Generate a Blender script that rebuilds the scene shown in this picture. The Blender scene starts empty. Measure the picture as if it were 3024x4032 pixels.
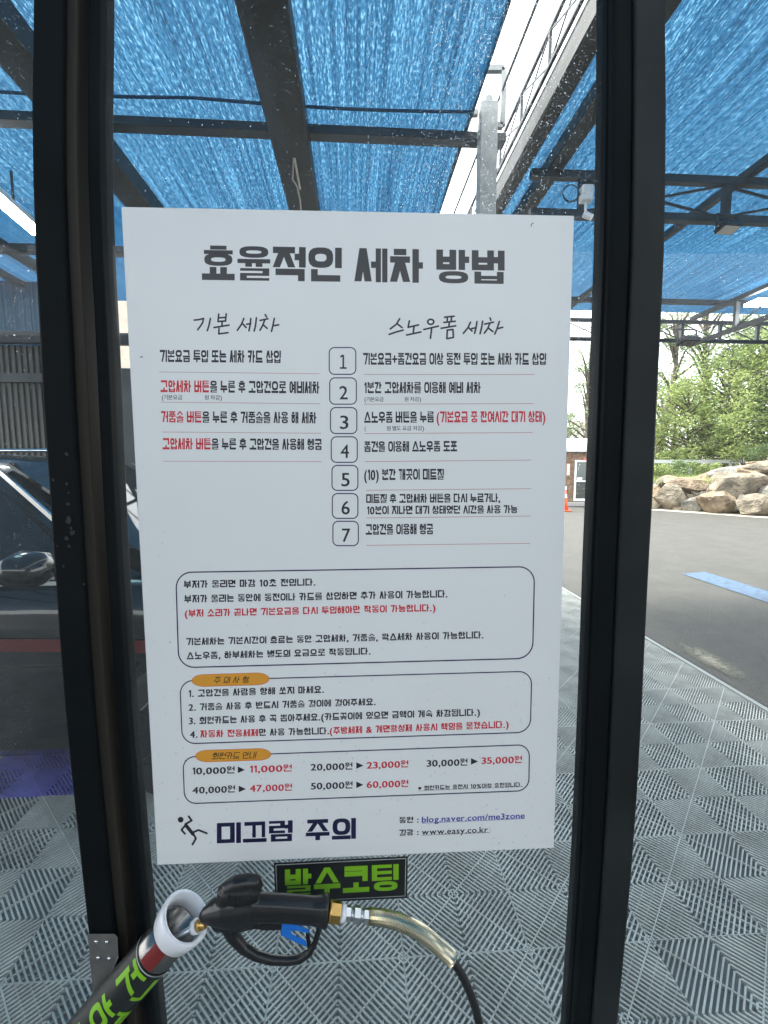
import bpy, bmesh, math, random
from mathutils import Vector, Matrix, noise
R = math.radians
rnd = random.Random(7)
S = bpy.context.scene
COL = S.collection

# ------------------------------------------------------------------ camera
CAMZ, PITCH, F = 1.54, R(5.9), 1800.0
cd = bpy.data.cameras.new('camera'); cam = bpy.data.objects.new('camera', cd); COL.objects.link(cam)
cd.sensor_fit = 'VERTICAL'; cd.sensor_height = 36; cd.lens = 36 * F / 4032
cd.clip_start = .02; cd.clip_end = 500
cam.location = (0, 0, CAMZ); cam.rotation_euler = (R(90) - PITCH, 0, 0)
S.camera = cam
# ------------------------------------------------------------------ world, sun, exposure
W = bpy.data.worlds.new('World'); S.world = W; W.use_nodes = True
nt = W.node_tree; sky = nt.nodes.new('ShaderNodeTexSky'); sky.sky_type = 'NISHITA'; sky.sun_disc = False
SUN_EL, SUN_AZ = R(58), R(-50)       # azimuth measured from +Y towards +X
sky.sun_elevation = SUN_EL; sky.sun_rotation = SUN_AZ
sky.dust_density = 5.0; sky.air_density = 1.0; sky.ozone_density = .6
mixs = nt.nodes.new('ShaderNodeMix'); mixs.data_type = 'RGBA'; mixs.inputs[0].default_value = .75; mixs.inputs[7].default_value = (7.6, 7.7, 7.6, 1)   # thin white overcast over the clear sky
nt.links.new(sky.outputs[0], mixs.inputs[6]); nt.links.new(mixs.outputs[2], nt.nodes['Background'].inputs[0])
nt.nodes['Background'].inputs[1].default_value = .12
sl = bpy.data.lights.new('sun', 'SUN'); sl.energy = 1.8; sl.angle = R(12); sl.color = (1, .95, .87)
so = bpy.data.objects.new('sun', sl); COL.objects.link(so)
so.rotation_euler = Vector((-math.sin(SUN_AZ) * math.cos(SUN_EL), -math.cos(SUN_AZ) * math.cos(SUN_EL), -math.sin(SUN_EL))).to_track_quat('-Z', 'Y').to_euler()
vs = S.view_settings; vs.view_transform = 'Standard'; vs.look = 'None'; vs.gamma = 1; vs.exposure = 2.5; vs.use_curve_mapping = False
S.cycles.max_bounces = 8; S.cycles.diffuse_bounces = 4; S.cycles.glossy_bounces = 3; S.cycles.transmission_bounces = 6; S.cycles.transparent_max_bounces = 12
S.cycles.caustics_reflective = False; S.cycles.caustics_refractive = False; S.cycles.sample_clamp_indirect = 4
S.cycles.use_denoising = True

# ------------------------------------------------------------------ geometry from photo measurements
def ray(u, v):
    du = (u - 1512) / F; dv = -(v - 2016) / F
    return Vector((du, math.cos(PITCH) + dv * math.sin(PITCH), dv * math.cos(PITCH) - math.sin(PITCH)))
def P(u, v, Y):
    d = ray(u, v); return Vector((0, 0, CAMZ)) + d * (Y / d.y)
def G(u, v, z=0):
    d = ray(u, v); return Vector((0, 0, CAMZ)) + d * ((z - CAMZ) / d.z)
DY, DYAW = .646, math.tan(R(2.5))
def D(u, v, off=0.0):
    """point on the door plane (off: metres toward the camera)"""
    d = ray(u, v); t = (DY - off) / (d.y - d.x * DYAW); return Vector((0, 0, CAMZ)) + d * t
BA = R(3.56)
def B(x, y, z=0):
    return Vector((x * math.cos(BA) - y * math.sin(BA), x * math.sin(BA) + y * math.cos(BA), z))
def lerp(tab, v):
    if v <= tab[0][0]: a, b = tab[0], tab[1]
    elif v >= tab[-1][0]: a, b = tab[-2], tab[-1]
    else:
        for a, b in zip(tab, tab[1:]):
            if a[0] <= v <= b[0]: break
    return a[1] + (b[1] - a[1]) * (v - a[0]) / (b[0] - a[0])

# ------------------------------------------------------------------ materials
def mat(name, col, rough=.6, metal=0, **k):
    m = bpy.data.materials.new(name); m.use_nodes = True; n = m.node_tree; b = n.nodes['Principled BSDF']
    b.inputs['Base Color'].default_value = (*col, 1); b.inputs['Roughness'].default_value = rough; b.inputs['Metallic'].default_value = metal
    if k.get('coat'): b.inputs['Coat Weight'].default_value = k['coat']; b.inputs['Coat Roughness'].default_value = .03
    if k.get('spec') is not None: b.inputs['Specular IOR Level'].default_value = k['spec']
    if k.get('emit'): b.inputs['Emission Color'].default_value = (*k['emit'][:3], 1); b.inputs['Emission Strength'].default_value = k['emit'][3]
    if k.get('var'):
        sc, amt = k['var'][:2]
        tc = n.nodes.new('ShaderNodeTexCoord'); mp = n.nodes.new('ShaderNodeMapping'); nz = n.nodes.new('ShaderNodeTexNoise'); cr = n.nodes.new('ShaderNodeValToRGB')
        mp.inputs['Scale'].default_value = k.get('stretch', (1, 1, 1))
        nz.inputs['Scale'].default_value = sc; nz.inputs['Detail'].default_value = 6
        c2 = k.get('col2')
        lo = tuple(c * (1 - amt) for c in col); hi = c2 or tuple(min(1, c * (1 + amt)) for c in col)
        cr.color_ramp.elements[0].position = .32; cr.color_ramp.elements[1].position = .68
        cr.color_ramp.elements[0].color = (*lo, 1); cr.color_ramp.elements[1].color = (*hi, 1)
        n.links.new(tc.outputs['Object'], mp.inputs[0]); n.links.new(mp.outputs[0], nz.inputs['Vector']); n.links.new(nz.outputs['Fac'], cr.inputs[0]); n.links.new(cr.outputs[0], b.inputs['Base Color'])
    if k.get('bump'):
        sc, st, ds = k['bump']
        tc = n.nodes.new('ShaderNodeTexCoord'); nz = n.nodes.new('ShaderNodeTexNoise'); bp = n.nodes.new('ShaderNodeBump')
        nz.inputs['Scale'].default_value = sc; nz.inputs['Detail'].default_value = 5; bp.inputs['Strength'].default_value = st; bp.inputs['Distance'].default_value = ds
        n.links.new(tc.outputs['Object'], nz.inputs['Vector']); n.links.new(nz.outputs['Fac'], bp.inputs['Height']); n.links.new(bp.outputs[0], b.inputs['Normal'])
    return m
frame_m = mat('black_aluminium', (.007, .009, .010), .55, 0, spec=.05, bump=(900, .15, .0004), var=(6, .25))
step_m = mat('bronze_aluminium', (.030, .026, .021), .5, 0, spec=.15)
gasket_m = mat('black_gasket', (.004, .004, .005), .6)
edge_m = mat('pale_aluminium_edge', (.05, .046, .036), .4, .3)  # paler bead along the inner edge of the left stile
steel_m = mat('painted_steel', (.014, .018, .020), .55, 0, var=(9, .25))
truss_m = mat('truss_steel', (.022, .027, .031), .55, 0, var=(9, .25))
colm_m = mat('column_steel_glare', (.30, .31, .30), .5, 0, var=(9, .25))  # pale base colour carries the backlit glare on the gap column
board_m = mat('board_pvc', (.80, .80, .79), .38, 0, spec=.4, var=(5, .012))
ink_m = mat('ink_black', (.014, .015, .022), .45)
navy_m = mat('ink_navy', (.008, .008, .05), .45)
red_m = mat('ink_red', (.60, .018, .035), .45)
blue_m = mat('ink_blue', (.02, .035, .33), .45)
linr_m = mat('rule_red', (.42, .04, .05), .45)
orange_m = mat('badge_orange', (.75, .33, .035), .45)
greenink_m = mat('lettering_green', (.22, .50, .015), .45)
black_pl = mat('sign_black', (.012, .014, .014), .35)
white_m = mat('white_plastic', (.82, .82, .84), .3)
rub_m = mat('black_rubber', (.012, .012, .013), .38, 0, bump=(500, .2, .0003))
gun_m = mat('gun_plastic', (.012, .012, .013), .32, 0, bump=(1500, .25, .0003))
bluetr_m = mat('trigger_blue', (.01, .16, .62), .35)
brass_m = mat('brass', (.62, .38, .12), .3, 1)
zinc_m = mat('zinc', (.62, .63, .64), .28, 1)
guard_m = mat('spring_steel', (.60, .55, .40), .25, 1)
tubem = mat('steel_tube', (.30, .29, .28), .25, .9, var=(4, .3))
tube_refl_m = mat('tube_reflection', (.20, .02, .02), .3)  # reddish reflection on the tube, painted as a patch of colour
brk_m = mat('stainless', (.34, .31, .29), .38, .9, var=(30, .2), bump=(600, .2, .0004))
asph_m = mat('asphalt', (.060, .057, .051), .7, 0, bump=(90, 1.0, .02), var=(1.2, .3))
for _q in asph_m.node_tree.nodes:
    if _q.type == 'TEX_NOISE' and _q.inputs['Scale'].default_value < 5: _q.inputs['Detail'].default_value = 13; _q.inputs['Roughness'].default_value = .82; _q.inputs['Scale'].default_value = 2
frame_sheen_m = mat('sheen_black_aluminium', (.020, .023, .023), .45, 0, spec=.14, var=(5, .3), bump=(900, .15, .0004))  # frame black with the right jamb's sheen lifted into its base colour
curb_m = mat('edge_trim', (.24, .26, .26), .5)
mark_m = mat('blue_road_paint', (.05, .095, .165), .6, 0, var=(14, .35))
chalk_m = mat('dust_patch', (.24, .22, .17), .9, 0, var=(25, .4))
soil_m = mat('slope_soil', (.16, .13, .085), .95, 0, var=(1.5, .45), bump=(6, 1, .1))
sand_m = mat('sandy_verge', (.38, .34, .27), .95, 0, var=(3, .3), bump=(20, 1, .03))
rock_ms = [mat('rock%d' % i, c, .9, 0, var=(2.2, .5, 0), col2=c2, bump=(9, 1, .14)) for i, (c, c2) in enumerate([((.20, .17, .13), (.36, .30, .22)), ((.22, .155, .10), (.40, .31, .21)), ((.17, .17, .15), (.30, .28, .24))])]
concrete_m = mat('beige_render', (.52, .44, .36), .8, 0, var=(3, .15))
corr_m = mat('corrugated_grey', (.06, .055, .05), .5, .2, var=(2, .25))
wall_m = mat('dark_cladding', (.045, .055, .058), .5, 0, var=(3, .3))
slab_m = mat('sub_floor', (.17, .185, .195), .7)
led_m = mat('led_tube', (.9, .9, .9), .4, 0, emit=(1, .98, .95, 9))
wood_m = mat('brown_cladding', (.17, .10, .06), .7, 0, var=(8, .5), bump=(30, .6, .02))
roofm = mat('booth_roof', (.45, .46, .47), .4, .2, var=(3, .15))
dkglass = mat('booth_glass', (.05, .055, .05), .1)
paper_m = mat('paper', (.75, .72, .70), .6)
cone_m = mat('cone_orange', (.80, .10, .02), .45)
rail_m = mat('guardrail', (.50, .52, .50), .5, .3)
bark_m = mat('bark', (.11, .09, .07), .9, 0, var=(6, .4), bump=(20, 1, .03))
carm = mat('car_paint', (.004, .005, .006), .25, 0, coat=.7, spec=.3)
carglass = mat('car_glass', (.008, .011, .014), .03, 0, spec=.4)
chrome = mat('chrome', (.75, .75, .76), .12, 1)
tyre_m = mat('tyre', (.015, .015, .015), .8)
lamp_m = mat('headlamp', (.6, .62, .65), .08, .2)
refl_tail_m = mat('reflection_tail_red', (.09, .008, .010), .3)  # painted red reflection on the car side; tail lights share it

def tilemat(name, c):
    return mat(name, c, .42, 0, spec=.45, var=(5, .3), bump=(300, .2, .0005))
tile_m = tilemat('grey_tile', (.37, .38, .36)); tilev_m = tilemat('violet_tile', (.15, .15, .48))

def leafmat(name, c1, c2):
    m = bpy.data.materials.new(name); m.use_nodes = True; n = m.node_tree; b = n.nodes['Principled BSDF']
    g = n.nodes.new('ShaderNodeNewGeometry'); cr = n.nodes.new('ShaderNodeValToRGB')
    cr.color_ramp.elements[0].color = (*c1, 1); cr.color_ramp.elements[1].color = (*c2, 1)
    n.links.new(g.outputs['Random Per Island'], cr.inputs[0]); n.links.new(cr.outputs[0], b.inputs['Base Color'])
    b.inputs['Roughness'].default_value = .5; b.inputs['Specular IOR Level'].default_value = .3
    t = n.nodes.new('ShaderNodeBsdfTranslucent'); mx = n.nodes.new('ShaderNodeMixShader'); mx.inputs[0].default_value = .4
    n.links.new(cr.outputs[0], t.inputs[0]); n.links.new(b.outputs[0], mx.inputs[1]); n.links.new(t.outputs[0], mx.inputs[2]); n.links.new(mx.outputs[0], n.nodes['Material Output'].inputs[0])
    return m
leaf_ms = [leafmat('leaf_bright', (.15, .22, .07), (.40, .46, .17)), leafmat('leaf_mid', (.10, .16, .07), (.28, .36, .15)), leafmat('leaf_pale', (.14, .19, .10), (.34, .40, .22))]

def thinglass(name, tint=(.93, .97, .97), dirt=.035, spec=.6, f0=.015):
    m = bpy.data.materials.new(name); m.use_nodes = True; n = m.node_tree; n.nodes.remove(n.nodes['Principled BSDF'])
    out = n.nodes['Material Output']; tr = n.nodes.new('ShaderNodeBsdfTransparent'); tr.inputs[0].default_value = (*tint, 1)
    gl = n.nodes.new('ShaderNodeBsdfGlossy'); gl.inputs['Roughness'].default_value = .02
    fr = n.nodes.new('ShaderNodeMath'); fr.operation = 'MULTIPLY_ADD'; fr.inputs[1].default_value = spec; fr.inputs[2].default_value = f0; lw = n.nodes.new('ShaderNodeLayerWeight'); lw.inputs[0].default_value = .5; pw = n.nodes.new('ShaderNodeMath'); pw.operation = 'POWER'; pw.inputs[1].default_value = 4; n.links.new(lw.outputs['Facing'], pw.inputs[0]); n.links.new(pw.outputs[0], fr.inputs[0])
    mx = n.nodes.new('ShaderNodeMixShader'); n.links.new(fr.outputs[0], mx.inputs[0]); n.links.new(tr.outputs[0], mx.inputs[1]); n.links.new(gl.outputs[0], mx.inputs[2])
    tl = n.nodes.new('ShaderNodeBsdfTranslucent'); tl.inputs[0].default_value = (.8, .85, .85, 1)
    nz = n.nodes.new('ShaderNodeTexNoise'); nz.inputs['Scale'].default_value = 9; nz.inputs['Detail'].default_value = 8
    tc = n.nodes.new('ShaderNodeTexCoord'); n.links.new(tc.outputs['Object'], nz.inputs['Vector'])
    mu = n.nodes.new('ShaderNodeMath'); mu.operation = 'MULTIPLY'; mu.inputs[1].default_value = dirt * 2; n.links.new(nz.outputs['Fac'], mu.inputs[0])
    m2 = n.nodes.new('ShaderNodeMixShader'); n.links.new(mu.outputs[0], m2.inputs[0]); n.links.new(mx.outputs[0], m2.inputs[1]); n.links.new(tl.outputs[0], m2.inputs[2]); n.links.new(m2.outputs[0], out.inputs[0])
    return m
glass_m = thinglass('door_glass')
drop_m = bpy.data.materials.new('water_drop'); drop_m.use_nodes = True
_n = drop_m.node_tree; _b = _n.nodes['Principled BSDF']; _b.inputs['Transmission Weight'].default_value = 1; _b.inputs['Roughness'].default_value = .03; _b.inputs['IOR'].default_value = 1.33; _b.inputs['Base Color'].default_value = (1, 1, 1, 1)

dropb_m = thinglass('water_bead', (.84, .86, .88), 0, 1, .05)
def netmat():
    m = bpy.data.materials.new('blue_shade_net'); m.use_nodes = True; n = m.node_tree; n.nodes.remove(n.nodes['Principled BSDF']); L = n.links.new
    out = n.nodes['Material Output']; tc = n.nodes.new('ShaderNodeTexCoord')
    def nz(scale, sc, det=3, rough=.6):
        mp = n.nodes.new('ShaderNodeMapping'); mp.inputs['Scale'].default_value = scale; L(tc.outputs['UV'], mp.inputs[0])
        z = n.nodes.new('ShaderNodeTexNoise'); z.inputs['Scale'].default_value = sc; z.inputs['Detail'].default_value = det; z.inputs['Roughness'].default_value = rough; L(mp.outputs[0], z.inputs['Vector']); return z.outputs['Fac']
    def ramp(f, a, b, ca=(0, 0, 0), cb=(1, 1, 1)):
        r = n.nodes.new('ShaderNodeValToRGB'); r.color_ramp.elements[0].position = a; r.color_ramp.elements[1].position = b
        r.color_ramp.elements[0].color = (*ca, 1); r.color_ramp.elements[1].color = (*cb, 1); L(f, r.inputs[0]); return r.outputs[0]
    def mth(op, a, b):
        q = n.nodes.new('ShaderNodeMath'); q.operation = op
        for i, x in enumerate((a, b)):
            if isinstance(x, (int, float)): q.inputs[i].default_value = x
            else: L(x, q.inputs[i])
        return q.outputs[0]
    streak = nz((14, .22, 1), 3, 5, .7)       # threads that run the length of the bay
    fine = nz((55, 12, 1), 2.2, 2, .6)        # the loose weave
    big = nz((1, .5, 1), 1.3, 2)
    mix = mth('ADD', mth('MULTIPLY', streak, .6), mth('MULTIPLY', fine, .4))
    colr = ramp(mix, .38, .62, (.002, .014, .040), (.015, .072, .150))
    trf = mth('MULTIPLY', ramp(mth('ADD', mth('MULTIPLY', fine, .62), mth('MULTIPLY', streak, .38)), .52, .66), .20)
    trf = mth('ADD', mth('MULTIPLY', trf, mth('ADD', big, .4)), .012)
    tl = n.nodes.new('ShaderNodeBsdfTranslucent'); L(colr, tl.inputs[0])
    df = n.nodes.new('ShaderNodeBsdfDiffuse'); L(colr, df.inputs[0])
    a = n.nodes.new('ShaderNodeMixShader'); a.inputs[0].default_value = .35; L(tl.outputs[0], a.inputs[1]); L(df.outputs[0], a.inputs[2])
    tp = n.nodes.new('ShaderNodeBsdfTransparent'); tp.inputs[0].default_value = (.45, .85, 1, 1)
    b = n.nodes.new('ShaderNodeMixShader'); L(trf, b.inputs[0]); L(a.outputs[0], b.inputs[1]); L(tp.outputs[0], b.inputs[2]); L(b.outputs[0], out.inputs[0])
    return m
net_m = netmat()
netseam_m = mat('net_seam', (.01, .06, .13), .8)

# ------------------------------------------------------------------ mesh builder
class MB:
    def __init__(s): s.v = []; s.f = []
    def add(s, vs, fs):
        k = len(s.v); s.v += [tuple(v) for v in vs]; s.f += [tuple(i + k for i in f) for f in fs]; return s
    def hexa(s, q):   # 8 points: bottom 4, top 4
        return s.add(q, [(3, 2, 1, 0), (4, 5, 6, 7), (0, 1, 5, 4), (1, 2, 6, 5), (2, 3, 7, 6), (3, 0, 4, 7)])
    def box(s, a, b, T=None):
        q = [Vector((x, y, z)) for z in (a[2], b[2]) for x, y in ((a[0], a[1]), (b[0], a[1]), (b[0], b[1]), (a[0], b[1]))]
        if T: q = [T(p) for p in q]
        return s.hexa(q)
    def bar(s, p, q, w, h, up=Vector((0, 0, 1))):
        p = Vector(p); q = Vector(q); d = (q - p).normalized()
        if abs(d.dot(up)) > .98: up = Vector((0, 1, 0))
        x = d.cross(up).normalized() * w / 2; y = x.cross(d).normalized() * h / 2
        return s.hexa([p - x - y, p + x - y, q + x - y, q - x - y, p - x + y, p + x + y, q + x + y, q - x + y])
    def tube(s, pts, rad, n=12, cap=True, flat=1.0, ref=Vector((0, 1, 0))):
        pts = [Vector(p) for p in pts]
        if not hasattr(rad, '__len__'): rad = [rad] * len(pts)
        rings = []
        for i, p in enumerate(pts):
            d = (pts[min(i + 1, len(pts) - 1)] - pts[max(i - 1, 0)]).normalized()
            r0 = ref if abs(d.dot(ref)) < .95 else Vector((1, 0, 0))
            x = d.cross(r0).normalized(); y = x.cross(d).normalized()
            rings.append([p + x * rad[i] * math.cos(2 * math.pi * j / n) + y * rad[i] * flat * math.sin(2 * math.pi * j / n) for j in range(n)])
        k = len(s.v)
        for r in rings: s.v += [tuple(q) for q in r]
        for i in range(len(rings) - 1):
            for j in range(n): s.f.append((k + i * n + j, k + i * n + (j + 1) % n, k + (i + 1) * n + (j + 1) % n, k + (i + 1) * n + j))
        if cap: s.f.append(tuple(k + j for j in range(n))[::-1]); s.f.append(tuple(k + (len(rings) - 1) * n + j for j in range(n)))
        return s
    def obj(s, name, m, parent=None, smooth=False, bevel=0, seg=2, **props):
        me = bpy.data.meshes.new(name); me.from_pydata(s.v, [], s.f); me.update()
        for mm in (m if isinstance(m, (list, tuple)) else [m]): me.materials.append(mm)
        bm = bmesh.new(); bm.from_mesh(me); bmesh.ops.recalc_face_normals(bm, faces=bm.faces)
        if bevel:
            bmesh.ops.bevel(bm, geom=[e for e in bm.edges], offset=bevel, segments=seg, affect='EDGES', profile=.5)
        bm.to_mesh(me); bm.free()
        if smooth:
            for p in me.polygons: p.use_smooth = True
        o = bpy.data.objects.new(name, me); COL.objects.link(o)
        if parent: o.parent = parent; o.matrix_parent_inverse = parent.matrix_world.inverted() if False else Matrix.Identity(4)
        for k, v in props.items(): o[k] = v
        return o
def thing(name, label, cat, group=None, loc=None):
    o = bpy.data.objects.new(name, None); COL.objects.link(o); o['label'] = label; o['category'] = cat; o.empty_display_size = .1
    if group: o['group'] = group
    o['_'] = 0; del o['_']
    if loc is not None: o.location = loc
    return o
def tag(o, label, cat, group=None):
    o['label'] = label; o['category'] = cat
    if group: o['group'] = group
    return o
def rebase(root, base):
    """put an Empty at the base of parts that were built in world coordinates"""
    base = Vector(base); root.location = base
    for ch in root.children: ch.location = ch.location - base
    return root

# ================================================================== GROUND
mb = MB()
N = 40
g = MB(); g.add([(-150, -60, -.02), (150, -60, -.02), (150, 220, -.02), (-150, 220, -.02)], [(0, 1, 2, 3)])
asphalt = g.obj('asphalt_ground', asph_m, kind='structure')
# bay slab under the interlocking tiles
XB = 2.54
slab = MB(); slab.box((-6.2, -4.0, -.015), (XB, 6.37, .0), lambda p: B(p.x, p.y, p.z))
slab = slab.obj('bay_floor', slab_m, kind='structure')

def cell(mb, x0, y0, kind, c=.2, t=.0052, pitch=.0142, zt=.0115, lowbars=True):
    """one 20 cm cell: ribs along one diagonal, a spine along the other. kind 1: ribs along (+,+)"""
    s2 = math.sqrt(2); n = int(c * s2 / 2 / pitch)
    cx, cy = x0 + c / 2, y0 + c / 2
    e = Vector((1, 1)) / s2 if kind else Vector((-1, 1)) / s2; q = Vector((-e.y, e.x))
    half = c * s2 / 2 - .002
    def rib(a0, a1, off, w, z0, z1, ee, qq):
        pa = [ee * a0 + qq * (off - w / 2), ee * a1 + qq * (off - w / 2), ee * a1 + qq * (off + w / 2), ee * a0 + qq * (off + w / 2)]
        v = [(cx + p.x, cy + p.y, z0) for p in pa] + [(cx + p.x, cy + p.y, z1) for p in pa]
        mb.add(v, [(4, 5, 6, 7), (0, 1, 5, 4), (1, 2, 6, 5), (2, 3, 7, 6), (3, 0, 4, 7)])
    for i in range(-n, n + 1):
        off = i * pitch; L = half - abs(off)
        if L > .006: rib(-L, L, off, t, .0, zt, e, q)
    rib(-half, half, 0, .004, .001, zt + .0006, q, e)              # spine
    if lowbars:
        for k in range(-4, 5):
            if k == 0: continue
            off = k * .03; L = half - abs(off)
            if L > .01: rib(-L, L, off, .0035, .001, zt - .0035, q, e)
def tilemesh(m, name):
    mb = MB()
    for i in range(2):
        for j in range(2): cell(mb, i * .2, j * .2, (i + j) % 2)
    # thin rim along the joint
    for a, b in (((0, 0), (.4, .003)), ((0, .397), (.4, .4)), ((0, .003), (.003, .397)), ((.397, .003), (.4, .397))):
        mb.box((a[0] + .0005, a[1] + .0005, .001), (b[0] - .0005, b[1] - .0005, .011))
    me = bpy.data.meshes.new(name); me.from_pydata(mb.v, [], mb.f); me.materials.append(m); me.update(); return me
tmg = tilemesh(tile_m, 'floor_tile'); tmv = tilemesh(tilev_m, 'floor_tile_violet')
# node on the border at (XB, 3.17): the cell towards -x,-y of it carries ribs across the view line (kind 0) -> tile corner there
Y0 = 3.27
ntile = 0; extra = []
for j in range(-18, 8):
    yb = Y0 + j * .4
    for i in range(1, 22):
        xb = XB - .4 * i
        w = B(xb + .2, yb + .2)
        inview = yb > .75 and abs(w.x) / max(w.y, .01) < .92 and w.y > .9
        if inview and ntile < 300:
            violet = (j == -3 and xb < -.5)
            o = bpy.data.objects.new('floor_tile', tmv if violet else tmg); COL.objects.link(o)
            o.parent = slab; o.location = B(xb, yb, .0) + Vector((0, 0, rnd.uniform(-.0004, .0004))); o.rotation_euler.z = BA
            if violet: o['label'] = 'violet blue ribbed floor tile'
            ntile += 1
        elif yb > -4: extra.append((xb, yb))
mb = MB()
for xb, yb in extra:
    for i in range(2):
        for j in range(2): cell(mb, xb + i * .2, yb + j * .2, (i + j) % 2, pitch=.0142, lowbars=False)
mb.v = [tuple(B(*v)) for v in mb.v]
mb.obj('ribbed_floor', tile_m, slab, kind='stuff')
e = MB(); e.box((XB + .002, -4, -.018), (XB + .035, 6.4, .02), lambda p: B(p.x, p.y, p.z)); e.obj('edge_trim', curb_m, slab)
# painted mark + dusty patch + wet dark joint on the asphalt
mk = MB(); mk.add([B(4.66, 6.15, -.014), B(5.08, 6.25, -.014), B(5.08, 3.2, -.014), B(4.66, 3.2, -.014)], [(0, 1, 2, 3)]); mk.obj('painted_line', mark_m, kind='structure')
def blob(name, c, rx, ry, m, z, seed, rot=0):
    r_ = random.Random(seed); n = 26; vs = [B(c[0], c[1], z)]
    for k in range(n):
        a = 2 * math.pi * k / n; q = 1 + r_.uniform(-.25, .25)
        x, y = rx * q * math.cos(a), ry * q * math.sin(a)
        vs.append(B(c[0] + x * math.cos(rot) - y * math.sin(rot), c[1] + x * math.sin(rot) + y * math.cos(rot), z))
    m_ = MB(); m_.add(vs, [(0, k + 1, (k + 1) % n + 1) for k in range(n)]); return m_.obj(name, m, kind='structure')
_n = chalk_m.node_tree; _tc = _n.nodes.new('ShaderNodeTexCoord'); _mp = _n.nodes.new('ShaderNodeMapping'); _gr = _n.nodes.new('ShaderNodeTexGradient'); _gr.gradient_type = 'SPHERICAL'
_mp.inputs['Location'].default_value = (-1, -1, 0); _mp.inputs['Scale'].default_value = (2, 2, 0); _nz = _n.nodes.new('ShaderNodeTexNoise'); _nz.inputs['Scale'].default_value = 30; _mu = _n.nodes.new('ShaderNodeMath'); _mu.operation = 'MULTIPLY'; _m3 = _n.nodes.new('ShaderNodeMath'); _m3.operation = 'MULTIPLY'; _m3.inputs[1].default_value = 2.2; _m3.use_clamp = True
_n.links.new(_tc.outputs['Generated'], _mp.inputs[0]); _n.links.new(_mp.outputs[0], _gr.inputs[0]); _n.links.new(_tc.outputs['Object'], _nz.inputs['Vector']); _n.links.new(_gr.outputs['Fac'], _mu.inputs[0]); _n.links.new(_nz.outputs['Fac'], _mu.inputs[1]); _n.links.new(_mu.outputs[0], _m3.inputs[0]); _n.links.new(_m3.outputs[0], _n.nodes['Principled BSDF'].inputs['Alpha'])
blob('dust_patch', (2.84, 3.33), .12, .34, chalk_m, -.012, 3, 0)
wet = MB(); wl = []
for k in range(41):
    y = -2 + k * .25; wl.append((y, XB + .035, XB + .11 + .05 * noise.noise(Vector((y * 3, 2, 0)))))
wet.add([B(x, y, -.012) for y, a, b in wl for x in (a, b)], [(2 * k, 2 * k + 1, 2 * k + 3, 2 * k + 2) for k in range(40)])
wet.obj('tar_joint', mat('tar', (.022, .022, .024), .75, 0, bump=(200, 1, .01), var=(20, .5)), kind='structure')

# ================================================================== CANOPY
CZ = 3.54
can = thing('canopy', 'dark steel canopy with blue shade net stretched over the wash bay', 'canopy')
T = lambda p: B(p.x, p.y, p.z)
def netpanel(x0, x1, y0, y1, z=3.62):
    nx, ny = int((x1 - x0) / .1), int((y1 - y0) / .1); vs = []; uv = []
    for j in range(ny + 1):
        for i in range(nx + 1):
            x = x0 + (x1 - x0) * i / nx; y = y0 + (y1 - y0) * j / ny
            zz = z - .03 * math.sin(math.pi * ((y + 4) / 1.45 % 1)) + .012 * noise.noise(Vector((x * 3, y * .5, 0)))
            vs.append(B(x, y, zz)); uv.append((x, y))
    fs = [(j * (nx + 1) + i, j * (nx + 1) + i + 1, (j + 1) * (nx + 1) + i + 1, (j + 1) * (nx + 1) + i) for j in range(ny) for i in range(nx)]
    m_ = MB(); m_.add(vs, fs)
    me = bpy.data.meshes.new('shade_net'); me.from_pydata(m_.v, [], m_.f); me.materials.append(net_m)
    u = me.uv_layers.new(name='UVMap')
    for l in me.loops: u.data[l.index].uv = uv[l.vertex_index]
    for p in me.polygons: p.use_smooth = True
    o = bpy.data.objects.new('shade_net', me); COL.objects.link(o); o.parent = can
    return o
HN = 2.08
GX0, GX1 = .336 * HN, .512 * HN
netpanel(-6.4, GX0, -3.3, 6.25); netpanel(GX1, 9.5, -3.3, 6.25)
# side curtain above the left wall
def curtain(x0, x1, y, z0, z1):
    nx = int((x1 - x0) / .1); nz = 8; vs = []; uv = []
    for j in range(nz + 1):
        for i in range(nx + 1):
            x = x0 + (x1 - x0) * i / nx; z = z0 + (z1 - z0) * j / nz
            vs.append(B(x, y + .02 * noise.noise(Vector((x * 4, z, 0))), z)); uv.append((x, z))
    fs = [(j * (nx + 1) + i, j * (nx + 1) + i + 1, (j + 1) * (nx + 1) + i + 1, (j + 1) * (nx + 1) + i) for j in range(nz) for i in range(nx)]
    me = bpy.data.meshes.new('side_net'); me.from_pydata([tuple(v) for v in vs], [], fs); me.materials.append(net_m)
    u = me.uv_layers.new(name='UVMap')
    for l in me.loops: u.data[l.index].uv = uv[l.vertex_index]
    o = bpy.data.objects.new('side_net', me); COL.objects.link(o); o.parent = can
curtain(-6.2, -3.05, 5.62, 2.2, 3.6)
def longbeam(x0, x1, z0=CZ - .16, z1=CZ, y0=-2.2, y1=6.2, name='beam', m=steel_m):
    m_ = MB(); m_.box((x0, y0, z0), (x1, y1, z1), T); return m_.obj(name, m, can, bevel=.006, seg=1)
H = CZ - .16 - CAMZ
def lb(x0, x1, h=.12, dz=0):   # x0, x1 as seen at 2 m above the eye
    k = (2.06 - h) / 2; return longbeam(x0 * k, x1 * k, CAMZ + 2.06 - h, CAMZ + 2.06 - dz, -3.3, 6.2)
lb(-1.78, -1.58, .14); lb(-.513, -.28, .12, .001); lb(1.085, 1.19, .12, .002); lb(1.32, 1.43, .09, .001)
lb(-3.32, -3.24, .08); lb(-3.80, -3.72, .07); lb(2.74, 2.80, .06)
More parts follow.
